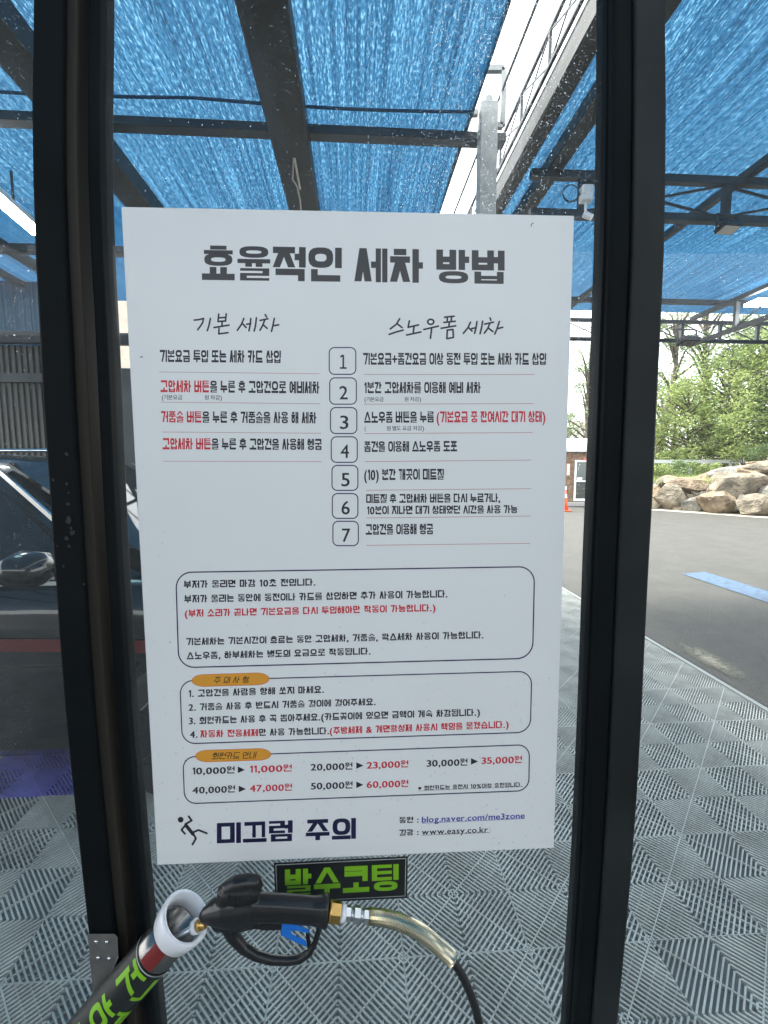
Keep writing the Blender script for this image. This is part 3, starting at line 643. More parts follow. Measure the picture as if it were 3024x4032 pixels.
def leaves(mb, c, rad, n, size, r_, squash=.75):
    for _ in range(n):
        while True:
            d = Vector((r_.uniform(-1, 1), r_.uniform(-1, 1), r_.uniform(-1, 1)))
            if .25 < d.length < 1: break
        p = c + Vector((d.x * rad, d.y * rad, d.z * rad * squash))
        a = Vector((r_.gauss(0, 1), r_.gauss(0, 1), r_.gauss(0, .55))).normalized(); b = a.cross(Vector((r_.gauss(0, 1), r_.gauss(0, 1), r_.gauss(0, 1)))).normalized()
        s = size * r_.uniform(.6, 1.3)
        mb.add([p - a * s, p - b * s * .42 + a * .1 * s, p + a * s, p + b * s * .42 + a * .1 * s], [(0, 1, 2, 3)])
def tree(base, h, spread, label, lm, seed, n_cl=34, lpc=130, size=.075, lean=(0, 0), bare=.35, kind='deciduous_tree', grp='trees on the bank behind the boulders'):
    r_ = random.Random(seed); t = thing(kind, label, 'tree', grp)
    base = Vector(base); tr = MB(); top = base + Vector((lean[0], lean[1], h))
    def pt(f): return base.lerp(top, f) + Vector((.18 * math.sin(f * 5 + seed), .1 * math.sin(f * 4 + seed * 2), 0)) * h * .12
    n = 9; tr.tube([pt(i / n) for i in range(n + 1)], [h * .022 * (1 - .85 * i / n) + .012 for i in range(n + 1)], 8)
    cr = MB()
    for k in range(n_cl):
        f = bare + (1 - bare) * ((k + r_.random()) / n_cl); s0 = pt(max(.12, f - .12))
        an = r_.uniform(0, 2 * math.pi); w = spread * (math.sin(math.pi * min(1, (f - bare * .6) / (1.08 - bare * .6))) ** .6) * r_.uniform(.35, 1.0)
        e_ = pt(f) + Vector((w * math.cos(an), w * math.sin(an), r_.uniform(-.06, .12) * h))
        mid = s0.lerp(e_, .5) + Vector((0, 0, .05 * h))
        tr.tube([s0, mid, e_], [h * .008 + .006, h * .005 + .004, .004], 5, cap=False)
        leaves(cr, e_, spread * r_.uniform(.13, .28), lpc, size, r_)
        leaves(cr, mid, spread * .18, lpc // 4, size, r_)
    tr.obj('trunk', bark_m, t, smooth=True); cr.obj('crown', lm, t)
    rebase(t, base); return t
def gz(x, y): return max(0, 1.2) if x > 9 else .1
TR = [  # u, Y, base z, h, spread, label, leaf, bare, clusters
    (2335, 24, .3, 7.2, 2.0, 'loose pale tree rising over the kiosk between board and right door post', 2, .30, 22),
    (2230, 30, .3, 5.0, 2.6, 'low rounded tree behind the kiosk roof', 2, .12, 34),
    (2600, 21, 1.2, 7.6, 1.5, 'thin sparse tree just right of the dark post with a forked trunk', 2, .30, 20),
    (2745, 21.5, 1.3, 8.0, 1.5, 'tall tree with a thick bare grey trunk under the eave truss', 2, .60, 16),
    (2700, 19.5, 1.2, 3.6, 2.0, 'low spreading tree in front of the bare grey trunk', 0, .12, 44),
    (2850, 19.0, 1.4, 4.6, 2.3, 'broad bright green tree above the middle of the boulder wall', 0, .10, 52),
    (2985, 19.5, 1.5, 6.3, 2.6, 'dense dark green tree at the right edge of the view', 1, .10, 60),
    (2880, 24, 1.5, 6.6, 2.4, 'taller mid green tree behind the broad bright one', 1, .15, 44),
    (3110, 18, 1.5, 5.6, 2.4, 'leafy tree standing just beyond the right edge of the view', 0, .10, 46),
    (2640, 25, 1.3, 4.6, 2.3, 'dim bushy tree low behind the guardrail', 1, .08, 44),
    (2480, 26, 1.0, 5.5, 2.2, 'mid green tree hidden mostly behind the dark right post', 1, .15, 30),
]
for k, (u, Y, bz, h, sp, lab, li, bare, nc) in enumerate(TR):
    p = P(u, 1830, Y); tree((p.x, p.y, bz - .3), h, sp * 1.22, lab, leaf_ms[li], 40 + k, int(nc * 1.3), 150, .062, bare=bare, lean=((-.5 if k == 0 else .3 if k == 2 else 0), 0))
BU = [(2612, 17.9, 1.15, .5, 'small bright bush at the left end of the boulder wall top'), (2680, 17.6, 1.2, .55, 'rounded green bush under the guardrail'), (2770, 17.2, 1.3, .42, 'low bush over the second boulder course'), (2570, 18.5, 1.0, .6, 'shrub hugging the dark right post'), (2925, 17.3, 1.75, .5, 'shrub at the top of the bank on the right'), (3005, 16.8, 1.8, .5, 'rightmost shrub above the boulders')]
for k, (u, Y, z, r0, lab) in enumerate(BU):
    r_ = random.Random(k + 300); p = P(u, 1830, Y); c = Vector((p.x, p.y, z)); t = thing('bush', lab, 'bush', 'bushes along the top of the boulder wall'); cr = MB(); sm = MB()
    for q in range(9):
        d = Vector((r_.uniform(-1, 1), r_.uniform(-.6, .6), r_.uniform(-.1, .8))) * r0; leaves(cr, c + d, r0 * .42, 80, .05, r_); sm.tube([c - Vector((0, 0, r0 * .5)), c + d], [.014, .005], 5)
    sm.obj('stem', bark_m, t); cr.obj('foliage', leaf_ms[k % 2], t); rebase(t, c - Vector((0, 0, r0 * .5)))
r_ = random.Random(9); gm = MB()
for _ in range(5000):
    u = r_.uniform(2480, 3200); tt = (u - 2500) / 650; b = pa.lerp(pb, tt); x = b.x + r_.uniform(-.5, .5); y = b.y + 1.9 + r_.random() ** 1.4 * 6
    z = 1.02 + max(0, (x - 9)) * .09; s = r_.uniform(-.1, .02); a = r_.uniform(0, 6.3)
    gm.add([(x - .02 * math.cos(a), y - .02 * math.sin(a), z - .25), (x + .02 * math.cos(a), y + .02 * math.sin(a), z - .25), (x + r_.uniform(-.05, .05), y, z + s)], [(0, 1, 2)])
gm.obj('grass', leaf_ms[0], kind='stuff')

# ================================================================== GLAZED PARTITION WITH DOOR
gp = thing('glazed_partition', 'black framed glass screen and door with wet panes', 'glass door')
LO = [(0, 129), (400, 122), (800, 127), (959, 134), (1147, 141), (1342, 155), (1668, 170), (1885, 188), (2246, 213), (2457, 227), (2738, 247), (2966, 270), (3240, 298), (3553, 333), (3874, 368), (4032, 385)]
LI = [(0, 398), (364, 394), (638, 394), (911, 402), (1161, 417), (1451, 432), (1812, 447), (2101, 459), (2318, 474), (2691, 495), (2926, 513), (3240, 540), (3631, 575), (4032, 618)]
RO = [(0, 2391), (455, 2387), (957, 2378), (1278, 2365), (1557, 2356), (1835, 2345), (2200, 2329), (2537, 2317), (2974, 2300), (3498, 2275), (4032, 2240)]
RI = [(0, 2622), (455, 2627), (911, 2621), (1167, 2612), (1557, 2591), (1780, 2582), (2002, 2571), (2300, 2553), (2537, 2542), (2974, 2522), (3498, 2485), (4032, 2434)]
VS = list(range(-500, 5801, 300))
def clampv(tab, v):
    if v < 0: return tab[0][1] + (v) * .0
    if v > 4032: return tab[-1][1] + (tab[-1][1] - lerp(tab, 3500)) / 532 * (v - 4032)
    return lerp(tab, v)
def sweep(name, fa, fb, front, back, m, bev=0):
    """upright bar between two edge curves fa(v), fb(v); front/back: metres toward the camera from the glass"""
    m_ = MB(); vs = []
    for v in VS:
        A, C = D(fa(v), v, front), D(fb(v), v, front)
        z = A.z; C.z = z
        dirb = Vector((0, front - back, 0))
        vs += [A, C, C + dirb, A + dirb]
    n = len(VS); fs = []
    for i in range(n - 1):
        for j in range(4): fs.append((i * 4 + j, i * 4 + (j + 1) % 4, (i + 1) * 4 + (j + 1) % 4, (i + 1) * 4 + j))
    fs += [(0, 1, 2, 3), tuple((n - 1) * 4 + j for j in (3, 2, 1, 0))]
    m_.add(vs, fs); o = m_.obj(name, m, gp)
    if bev:
        b = o.modifiers.new('b', 'BEVEL'); b.width = bev; b.segments = 2; b.limit_method = 'ANGLE'
    return o
lo = lambda v: clampv(LO, v); li = lambda v: clampv(LI, v); ro = lambda v: clampv(RO, v); ri = lambda v: clampv(RI, v)
mixf = lambda a, b, t: (lambda v: a(v) * (1 - t) + b(v) * t)
sweep('jamb', lo, mixf(lo, li, .44), .030, -.03, frame_m, .003)
sweep('jamb_step', mixf(lo, li, .445), mixf(lo, li, .66), .022, -.03, step_m, .003)
sweep('gasket', mixf(lo, li, .662), mixf(lo, li, .80), -.004, -.03, gasket_m)
sweep('door_stile', mixf(lo, li, .80), mixf(lo, li, .965), .016, -.02, frame_m, .004)
sweep('glazing_bead', mixf(lo, li, .968), li, .010, -.01, edge_m, .002)
sweep('door_stile', mixf(ro, ri, .0), mixf(ro, ri, .11), .012, -.02, frame_m, .002)
sweep('door_stile', mixf(ro, ri, .112), mixf(ro, ri, .45), .026, -.02, frame_m, .004)
sweep('gasket', mixf(ro, ri, .452), mixf(ro, ri, .475), .012, -.03, gasket_m)
sweep('jamb', mixf(ro, ri, .477), ri, .030, -.03, frame_sheen_m, .003)
def pane(fa, fb, off=0, name='glass_pane'):
    m_ = MB(); vs = []
    for v in (-500, 1000, 2500, 4032, 5800):
        vs += [D(fa(v), v, off), D(fb(v), v, off)]
    m_.add(vs, [(2 * i, 2 * i + 1, 2 * i + 3, 2 * i + 2) for i in range(4)]); return m_.obj(name, glass_m, gp)
pane(lambda v: li(v) - 8, lambda v: ro(v) + 8); pane(lambda v: lo(v) - 1500, lambda v: lo(v) + 8, -.01); pane(lambda v: ri(v) - 8, lambda v: ri(v) + 1500, -.01)
# rails outside the picture that close the frame
for (va, vb) in ((-640, -500), (5800, 5960)):
    m_ = MB(); p, q = D(-1400, (va + vb) / 2, .0), D(4200, (va + vb) / 2, .0); q.z = p.z; m_.bar(p, q, .06, .05); m_.obj('frame_rail', frame_m, gp)
# jamb water spots
m_ = MB()
r_ = random.Random(4)
for (u, v, s) in ((262, 1788, 9), (262, 1905, 7), (270, 1940, 5), (268, 1985, 9), (271, 2048, 15), (285, 2098, 14), (262, 2120, 10), (272, 2150, 8), (280, 2080, 7), (350, 2160, 8), (368, 2252, 9), (210, 1890, 7), (250, 2230, 6), (330, 2300, 6), (225, 2150, 5)):
    c = D(u, v, .0315); n = 9; ss = s * .646 / F * .8
    m_.add([c] + [c + Vector((ss * math.cos(2 * math.pi * k / n) * r_.uniform(.7, 1.2), 0, ss * math.sin(2 * math.pi * k / n) * r_.uniform(.7, 1.3))) for k in range(n)], [(0, k + 1, (k + 1) % n + 1) for k in range(n)])
m_.obj('water_spots', gasket_m, gp, kind='stuff')
# droplets on the glass (far side of the panes)
def dome(mb, c, r0, nrm, r_, n=6, elong=1.0):
    x = Vector((1, 0, 0)); z = Vector((0, 0, 1)); k = len(mb.v); h = r0 * .55
    for rr, hh in ((1, 0), (.72, .7)):
        for j in range(n):
            a = 2 * math.pi * j / n; mb.v.append(tuple(c + x * r0 * rr * math.cos(a) + z * r0 * rr * math.sin(a) * elong + nrm * h * hh))
    mb.v.append(tuple(c + nrm * h))
    for j in range(n):
        mb.f.append((k + j, k + (j + 1) % n, k + n + (j + 1) % n, k + n + j)); mb.f.append((k + n + j, k + n + (j + 1) % n, k + 2 * n))
r_ = random.Random(21); dm = MB(); nrm = Vector((0, 1, 0))
for _ in range(15000):
    q = r_.random()
    if q < .13: u, v = r_.uniform(410, 1500), r_.uniform(0, 850)
    elif q < .55: u, v = min(2380, max(1450, r_.gauss(2000 - .2 * 400, 230))), r_.uniform(0, 870)
    elif q < .68: u, v = r_.uniform(2180, 2340), r_.uniform(850, 3300)
    elif q < .74: u, v = r_.uniform(2640, 3024), r_.uniform(0, 4032)
    elif q < .85: u, v = r_.uniform(0, 130), r_.uniform(0, 3800)
    elif q < .88: u, v = r_.uniform(420, 560), r_.uniform(850, 3300)
    else: u, v = r_.uniform(600, 2270), r_.uniform(3400, 4032)
    dome(dm, D(u, v, -.0105 if (u < 140 or u > 2600) else -.001), max(.00018, min(.0008, r_.lognormvariate(-8.0, .36))), nrm, r_, elong=r_.uniform(1, 1.5))
dm.obj('droplets', drop_m, gp, smooth=True, kind='stuff')
rebase(gp, D(1400, 5800))

# ================================================================== NOTICE BOARD
nb_ = thing('notice_board', 'white car wash instruction board with Korean print on the glass', 'notice board')
TH = .003
def NBp(u, v, k=0): return D(u, v, .004 + TH + .00004 + (k % 14) * .000008)
cor = [(478, 815), (2260, 850), (2180, 3338), (620, 3405)]
m_ = MB(); m_.hexa([D(u, v, .004) for u, v in cor] + [D(u, v, .004 + TH) for u, v in cor]); m_.obj('panel', board_m, nb_)

# ---- heavy block Hangul: jamo as strokes in unit boxes
CHO = 'ㄱㄲㄴㄷㄸㄹㅁㅂㅃㅅㅆㅇㅈㅉㅊㅋㅌㅍㅎ'; JUNG = 'ㅏㅐㅑㅒㅓㅔㅕㅖㅗㅘㅙㅚㅛㅜㅝㅞㅟㅠㅡㅢㅣ'
JONG = ['', 'ㄱ', 'ㄲ', 'ㄳ', 'ㄴ', 'ㄵ', 'ㄶ', 'ㄷ', 'ㄹ', 'ㄺ', 'ㄻ', 'ㄼ', 'ㄽ', 'ㄾ', 'ㄿ', 'ㅀ', 'ㅁ', 'ㅂ', 'ㅄ', 'ㅅ', 'ㅆ', 'ㅇ', 'ㅈ', 'ㅊ', 'ㅋ', 'ㅌ', 'ㅍ', 'ㅎ']
J = {  # strokes h: x0,x1,y  v: x,y0,y1  d: x0,y0,x1,y1  o: ring x0,y0,x1,y1 ; last two numbers: horizontal and vertical levels
    'ㄱ': ([('h', 0, 1, 1), ('v', 1, 0, 1)], 1, 2), 'ㄴ': ([('v', 0, 0, 1), ('h', 0, 1, 0)], 1, 2), 'ㄷ': ([('h', 0, 1, 1), ('v', 0, 0, 1), ('h', 0, 1, 0)], 2, 2),
    'ㄹ': ([('h', 0, 1, 1), ('v', 1, .5, 1), ('h', 0, 1, .5), ('v', 0, 0, .5), ('h', 0, 1, 0)], 3, 2), 'ㅁ': ([('h', 0, 1, 1), ('v', 0, 0, 1), ('v', 1, 0, 1), ('h', 0, 1, 0)], 2, 2),
    'ㅂ': ([('v', 0, 0, 1), ('v', 1, 0, 1), ('h', 0, 1, .52), ('h', 0, 1, 0)], 2.4, 2), 'ㅅ': ([('d', .5, 1, 0, 0), ('d', .5, 1, 1, 0)], 1, 2),
    'ㅇ': ([('o', 0, 0, 1, 1)], 2, 2), 'ㅈ': ([('h', 0, 1, 1), ('d', .5, .95, 0, 0), ('d', .5, .95, 1, 0)], 1.7, 2), 'ㅊ': ([('h', .28, .72, 1), ('h', 0, 1, .72), ('d', .5, .7, 0, 0), ('d', .5, .7, 1, 0)], 2.6, 2),
    'ㅋ': ([('h', 0, 1, 1), ('v', 1, 0, 1), ('h', 0, 1, .5)], 2, 2), 'ㅌ': ([('h', 0, 1, 1), ('v', 0, 0, 1), ('h', 0, 1, .5), ('h', 0, 1, 0)], 3, 2),
    'ㅍ': ([('h', 0, 1, 1), ('h', 0, 1, 0), ('v', .28, 0, 1), ('v', .72, 0, 1)], 2, 2.4), 'ㅎ': ([('h', .28, .72, 1), ('h', 0, 1, .72), ('o', 0.02, 0, .98, .52)], 3.2, 2),
    'ㅏ': ([('v', 0, 0, 1), ('h', 0, 1, .52)], 1, 1.6), 'ㅑ': ([('v', 0, 0, 1), ('h', 0, 1, .68), ('h', 0, 1, .36)], 2, 1.6), 'ㅓ': ([('v', 1, 0, 1), ('h', 0, 1, .52)], 1, 1.6), 'ㅕ': ([('v', 1, 0, 1), ('h', 0, 1, .70), ('h', 0, 1, .36)], 2, 1.6),
    'ㅐ': ([('v', 0, 0, 1), ('v', 1, 0, 1), ('h', 0, 1, .52)], 1, 2), 'ㅔ': ([('v', .42, 0, 1), ('v', 1, 0, 1), ('h', 0, .42, .52)], 1, 2.6), 'ㅖ': ([('v', .42, 0, 1), ('v', 1, 0, 1), ('h', 0, .42, .68), ('h', 0, .42, .36)], 2, 2.6), 'ㅣ': ([('v', .5, 0, 1)], 1, 1),
    'ㅗ': ([('h', 0, 1, 0), ('v', .5, 0, 1)], 1.5, 2), 'ㅛ': ([('h', 0, 1, 0), ('v', .3, 0, 1), ('v', .7, 0, 1)], 1.5, 2.5), 'ㅜ': ([('h', 0, 1, 1), ('v', .5, 0, 1)], 1.5, 2), 'ㅠ': ([('h', 0, 1, 1), ('v', .3, 0, 1), ('v', .7, 0, 1)], 1.5, 2.5), 'ㅡ': ([('h', 0, 1, .5)], 1, 1),
}
for d_, s_ in (('ㄲ', 'ㄱ'), ('ㄸ', 'ㄷ'), ('ㅃ', 'ㅂ'), ('ㅆ', 'ㅅ'), ('ㅉ', 'ㅈ')):
    src, nh, nv = J[s_]; out = []
    for sc, of in ((.46, 0), (.46, .54)):
        for q in src:
            if q[0] == 'h': out.append(('h', q[1] * sc + of, q[2] * sc + of, q[3]))
            elif q[0] == 'v': out.append(('v', q[1] * sc + of, q[2], q[3]))
            elif q[0] == 'd': out.append(('d', q[1] * sc + of, q[2], q[3] * sc + of, q[4]))
    J[d_] = (out, nh, 4)
def jamo(ch, x0, y0, x1, y1, t, out, slant=False):
    src, nh, nv = J[ch]
    if slant and ch in 'ㄱㅋ': src = [('h', 0, 1, 1), ('d', .97, .98, .45, 0)] + ([('h', .05, .72, .5)] if ch == 'ㅋ' else [])
    tv = min(t, (x1 - x0) / (2 * nv - 1) * 1.18); th = min(t * .92, (y1 - y0) / (2 * nh - 1) * 1.08)
    if ch in 'ㅏㅑㅓㅕㅐㅔㅖㅣ': tv = min(t, (x1 - x0) / (2 * nv - 1) * 1.35)
    fx = lambda a: x0 + tv / 2 + a * (x1 - x0 - tv); fy = lambda a: y0 + th / 2 + a * (y1 - y0 - th)
    for q in src:
        if q[0] == 'h':
            a, b, y = fx(q[1]), fx(q[2]), fy(q[3]); out.append([(a - tv / 2, y - th / 2), (b + tv / 2, y - th / 2), (b + tv / 2, y + th / 2), (a - tv / 2, y + th / 2)])
        elif q[0] == 'v':
            x, a, b = fx(q[1]), fy(q[2]), fy(q[3]); out.append([(x - tv / 2, a - th / 2), (x + tv / 2, a - th / 2), (x + tv / 2, b + th / 2), (x - tv / 2, b + th / 2)])
        elif q[0] == 'd':
            a, b, c, d = fx(q[1]), fy(q[2]) + th / 2, fx(q[3]), fy(q[4]) - th / 2; w = tv * 1.08 / 2
            out.append([(a - w, b), (c - w, d), (c + w, d), (a + w, b)])
        elif q[0] == 'o':
            a, b, c, d = fx(q[1]) - tv / 2, fy(q[2]) - th / 2, fx(q[3]) + tv / 2, fy(q[4]) + th / 2
            cx, cy, rx, ry = (a + c) / 2, (b + d) / 2, (c - a) / 2, (d - b) / 2; n = 20; o_, i_ = [], []
            for k in range(n):
                an = 2 * math.pi * k / n; cs, sn = math.cos(an), math.sin(an)
                sq = (abs(cs) ** 2.9 + abs(sn) ** 2.9) ** (-1 / 2.9)
                o_.append((cx + rx * cs * sq, cy + ry * sn * sq)); i_.append((cx + max(rx - tv, .12 * rx) * cs * sq, cy + max(ry - th, .12 * ry) * sn * sq))
            for k in range(n): out.append([o_[k], o_[(k + 1) % n], i_[(k + 1) % n], i_[k], 'same'])
def syllable(ch, t):
    s = ord(ch) - 0xAC00; c = CHO[s // 588]; v = JUNG[s % 588 // 28]; j = JONG[s % 28]; out = []
    y0 = .40 if j else 0; g = .035
    vert = dict(zip('ㅏㅐㅑㅓㅔㅕㅖㅣ', (.32, .41, .32, .34, .50, .34, .50, .17)))
    mixd = {'ㅘ': ('ㅗ', 'ㅏ'), 'ㅙ': ('ㅗ', 'ㅐ'), 'ㅚ': ('ㅗ', 'ㅣ'), 'ㅝ': ('ㅜ', 'ㅓ'), 'ㅟ': ('ㅜ', 'ㅣ'), 'ㅢ': ('ㅡ', 'ㅣ')}
    if v in vert:
        w = vert[v]; ov = .14 if v in 'ㅓㅔㅕㅖ' else 0
        jamo(c, 0, y0 + (.0 if j else .02), 1 - w - g - (.04 if v in 'ㅏㅐㅑㅣ' else 0) + ov * .35, 1, t, out, slant=True); jamo(v, 1 - w, y0, 1, 1, t, out)
    elif v in mixd:
        a, b = mixd[v]; w = vert[b]; hh = (1 - y0) * (.34 if a != 'ㅡ' else .17)
        jamo(c, .03, y0 + hh + g, 1 - w - g - .02, 1, t, out); jamo(a, 0, y0, 1 - w - g, y0 + hh, t, out); jamo(b, 1 - w, y0, 1, 1, t, out)
    else:
        hh = (1 - y0) * (.38 if v != 'ㅡ' else .20); hh = max(hh, .13)
        if v == 'ㅜ' and not j: hh = .38
        jamo(c, .06, y0 + hh + g, .94, 1, t, out); jamo(v, 0, y0, 1, y0 + hh, t, out)
    if j: jamo(j, .08, 0, .97, .36, t, out)
    return out
_gc = {}
def latin(ch, bold):
    key = (ch, bold)
    if key in _gc: return _gc[key]
    c = bpy.data.curves.new('g', 'FONT'); c.body = ch; c.size = 1.0; c.resolution_u = 3
    o = bpy.data.objects.new('g', c); me = bpy.data.meshes.new_from_object(o)
    pol = [[(me.vertices[i].co.x, me.vertices[i].co.y) for i in p.vertices] for p in me.polygons]
    bpy.data.objects.remove(o); bpy.data.curves.remove(c); bpy.data.meshes.remove(me)
    xs = [p[0] for q in pol for p in q]; x0, x1 = (min(xs), max(xs)) if xs else (0, .3)
    r = ([[(x - x0, y) for x, y in q] for q in pol], x1 - x0); _gc[key] = r; return r
def textpolys(s, t=.15, gap=.10, space=.34, lat_t=.03, noto=False, shear=0, latw=1.0):
    """list of (polygon, layer) in em units, total width"""
    x = 0; out = []
    for ch in s:
        if ch == ' ': x += space; continue
        if 0xAC00 <= ord(ch) <= 0xD7A3 and not noto:
            pl = syllable(ch, t); k = 0
            for p in pl:
                if p[-1] == 'same': p = p[:-1]
                else: k += 1
                out.append(([(x + a * .92, b) for a, b in p], k))
            x += .92 + gap
        elif ch == '▶':
            out.append(([(x, 0.02), (x + .9, .5), (x, .98)], 0)); x += .9 + gap
        elif ch == '1' and lat_t > .02:
            q = .075 + lat_t; out.append(([(x + .16, .0), (x + .16 + q * 1.5, 0), (x + .16 + q * 1.5, .96), (x + .16, .96)], 0)); out.append(([(x, .66), (x + .16, .70), (x + .16, .96), (x + .12, .96)], 1)); x += .16 + q * 1.5 + gap
        else:
            pl, w = latin(ch, 0); sc = 1.28 if not (0xAC00 <= ord(ch) <= 0xD7A3 or ch == '※') else 1.08
            if noto and 0xAC00 <= ord(ch) <= 0xD7A3: sc = 1.08
            off = .10 if (0xAC00 <= ord(ch) <= 0xD7A3 or ch == '※') else .02
            sh = [(0, 0)] if lat_t == 0 else [(0, 0), (-lat_t, 0), (lat_t, 0), (0, lat_t * .6), (0, -lat_t * .6), (lat_t, lat_t * .5), (-lat_t, -lat_t * .5)]
            lw = latw if ch.isascii() else 1.0
            for k, (dx, dy) in enumerate(sh):
                for p in pl: out.append(([(x + (a * sc * lw + dx + lat_t), b * sc + dy + off) for a, b in p], k))
            x += w * sc * lw + lat_t * 2 + gap * .9
    W_ = x - gap
    if shear: out = [([(a + shear * b, b) for a, b in p], k) for p, k in out]
    return out, W_
def quadmap(lt, lb_, rt, rb, org):
    def f(a, b, k=0):
        l = (lb_[0] + (lt[0] - lb_[0]) * b, lb_[1] + (lt[1] - lb_[1]) * b); r = (rb[0] + (rt[0] - rb[0]) * b, rb[1] + (rt[1] - rb[1]) * b)
        u = l[0] + (r[0] - l[0]) * a; v = l[1] + (r[1] - l[1]) * a
        return NBp(u * org[2] + org[0], v * org[2] + org[1], k)
    return f
C1 = (480, 820, 900 / 1659); C2 = (1250, 820, 1000 / 1659); C3 = (1250, 1700, 1000 / 1659); C4 = (600, 2180, 900 / 1659); C5 = (1400, 2180, 900 / 1659); C6 = (600, 2620, 900 / 1659); C7 = (1300, 2620, 900 / 1659)
def fx(p, a, b): return ((p[0] * a[2] + a[0] - b[0]) / b[2], (p[1] * a[2] + a[1] - b[1]) / b[2])
def line(name, s, org, xl, yl0, yl1, xr, yr0, yr1, m=None, orgr=None, parent=None, base=0, **k):
    """text s between a left edge (xl, top yl0, bottom yl1) and a right edge"""
    m = m or ink_m; pl, W_ = textpolys(s, **k); a, b = (xl, yl0), (xl, yl1); c, d = (xr, yr0), (xr, yr1)
    if orgr: c = fx(c, orgr, org); d = fx(d, orgr, org)
    f = quadmap(a, b, c, d, org); mb = MB()
    for p, kk in pl:
        k0 = len(mb.v); mb.v += [tuple(f(x / W_, y, kk + base)) for x, y in p]; mb.f.append(tuple(range(k0, k0 + len(p))))
    return rawobj(mb, name, m, parent or nb_)
def rawobj(mb, name, m, parent):
    me = bpy.data.meshes.new(name); me.from_pydata(mb.v, [], mb.f); me.materials.append(m); me.update()
    o = bpy.data.objects.new(name, me); COL.objects.link(o); o.parent = parent; return o
def strokes(name, org, polys, w, m=None, mapf=None, parent=None, base=0, disc=True):
    f = mapf or (lambda x, y, k: NBp(x * org[2] + org[0], y * org[2] + org[1], k)); mb = MB(); k = base
    for pl in polys:
        for (x0, y0), (x1, y1) in zip(pl, pl[1:]):
            L = math.hypot(x1 - x0, y1 - y0) or 1; nx, ny = -(y1 - y0) / L * w / 2, (x1 - x0) / L * w / 2; k += 1
            q = len(mb.v); mb.v += [tuple(f(*p, k)) for p in ((x0 + nx, y0 + ny), (x1 + nx, y1 + ny), (x1 - nx, y1 - ny), (x0 - nx, y0 - ny))]; mb.f.append((q, q + 1, q + 2, q + 3))
        if disc:
            for (x0, y0) in pl:
                k += 1; q = len(mb.v); n = 10; mb.v += [tuple(f(x0 + w / 2 * math.cos(2 * math.pi * i / n), y0 + w / 2 * math.sin(2 * math.pi * i / n), k)) for i in range(n)]; mb.f.append(tuple(range(q, q + n)))
    return rawobj(mb, name, m or ink_m, parent or nb_)
def ringbox(name, pts, rad, w, org=(0, 0, 1), m=None, base=0):
    """rounded outline: pts TL, TR, BR, BL in photo units"""
    TL, TR_, BR, BL = pts; path = []
    def cornerpts(p, a, b):   # arc at p from direction a to direction b
        va = Vector((a[0] - p[0], a[1] - p[1])).normalized(); vb = Vector((b[0] - p[0], b[1] - p[1])).normalized(); P0 = Vector(p)
        c = P0 + va * rad + vb * rad; return [tuple(c - vb * rad * math.cos(t) - va * rad * math.sin(t)) for t in [math.pi / 2 * i / 8 for i in range(9)]]
    path += cornerpts(TL, BL, TR_); path += cornerpts(TR_, TL, BR); path += cornerpts(BR, TR_, BL); path += cornerpts(BL, BR, TL)
    n = len(path); cen = Vector((sum(p[0] for p in path) / n, sum(p[1] for p in path) / n)); mb = MB(); o_, i_ = [], []
    for i, p in enumerate(path):
        a = Vector(path[i - 1]); b = Vector(path[(i + 1) % n]); d = (b - a).normalized(); nn = Vector((d.y, -d.x)) * w / 2
        o_.append(Vector(p) + nn); i_.append(Vector(p) - nn)
    vs = [tuple(NBp(q.x * org[2] + org[0], q.y * org[2] + org[1], base)) for q in o_ + i_]
    mb.add(vs, [(i, (i + 1) % n, n + (i + 1) % n, n + i) for i in range(n)]); return rawobj(mb, name, m or navy_m, nb_)
def rule(name, org, x0, y0, x1, y1, w=2.6, m=None, orgr=None):
    b = (x1, y1)
    if orgr: b = fx(b, orgr, org)
    return strokes(name, org, [[(x0, y0), b]], w, m or linr_m, disc=False)

FULL = (0, 0, 1)
line('title_lettering', '효율적인 세차 방법', FULL, 795, 966, 1102, 1987, 987, 1118, t=.205, gap=.075, space=.30, m=mat('ink_title', (.012, .015, .018), .35))
hand1 = [[(525, 812), (560, 808), (592, 800), (586, 830), (568, 858), (550, 882)], [(642, 800), (632, 850), (620, 888)], [(703, 768), (697, 822)], [(757, 766), (752, 820)], [(700, 796), (752, 792)], [(697, 822), (752, 818)], [(727, 820), (727, 852)], [(668, 866), (778, 848)], [(705, 872), (703, 912), (770, 903)],
         [(885, 800), (868, 842), (838, 886)], [(874, 836), (902, 866)], [(905, 842), (935, 838)], [(936, 800), (930, 850), (922, 890)], [(976, 795), (970, 850), (960, 892)], [(1040, 772), (1050, 790)], [(1003, 814), (1060, 802)], [(1036, 812), (1022, 850), (1002, 886)], [(1026, 846), (1054, 872)], [(1106, 800), (1096, 850), (1086, 893)], [(1096, 853), (1138, 846)]]
strokes('heading_lettering', C1, hand1, 12.5)
import math as _m
circ = [(740 + 20 * math.cos(a), 742 + 17 * math.sin(a)) for a in [2 * math.pi * i / 12 for i in range(13)]]
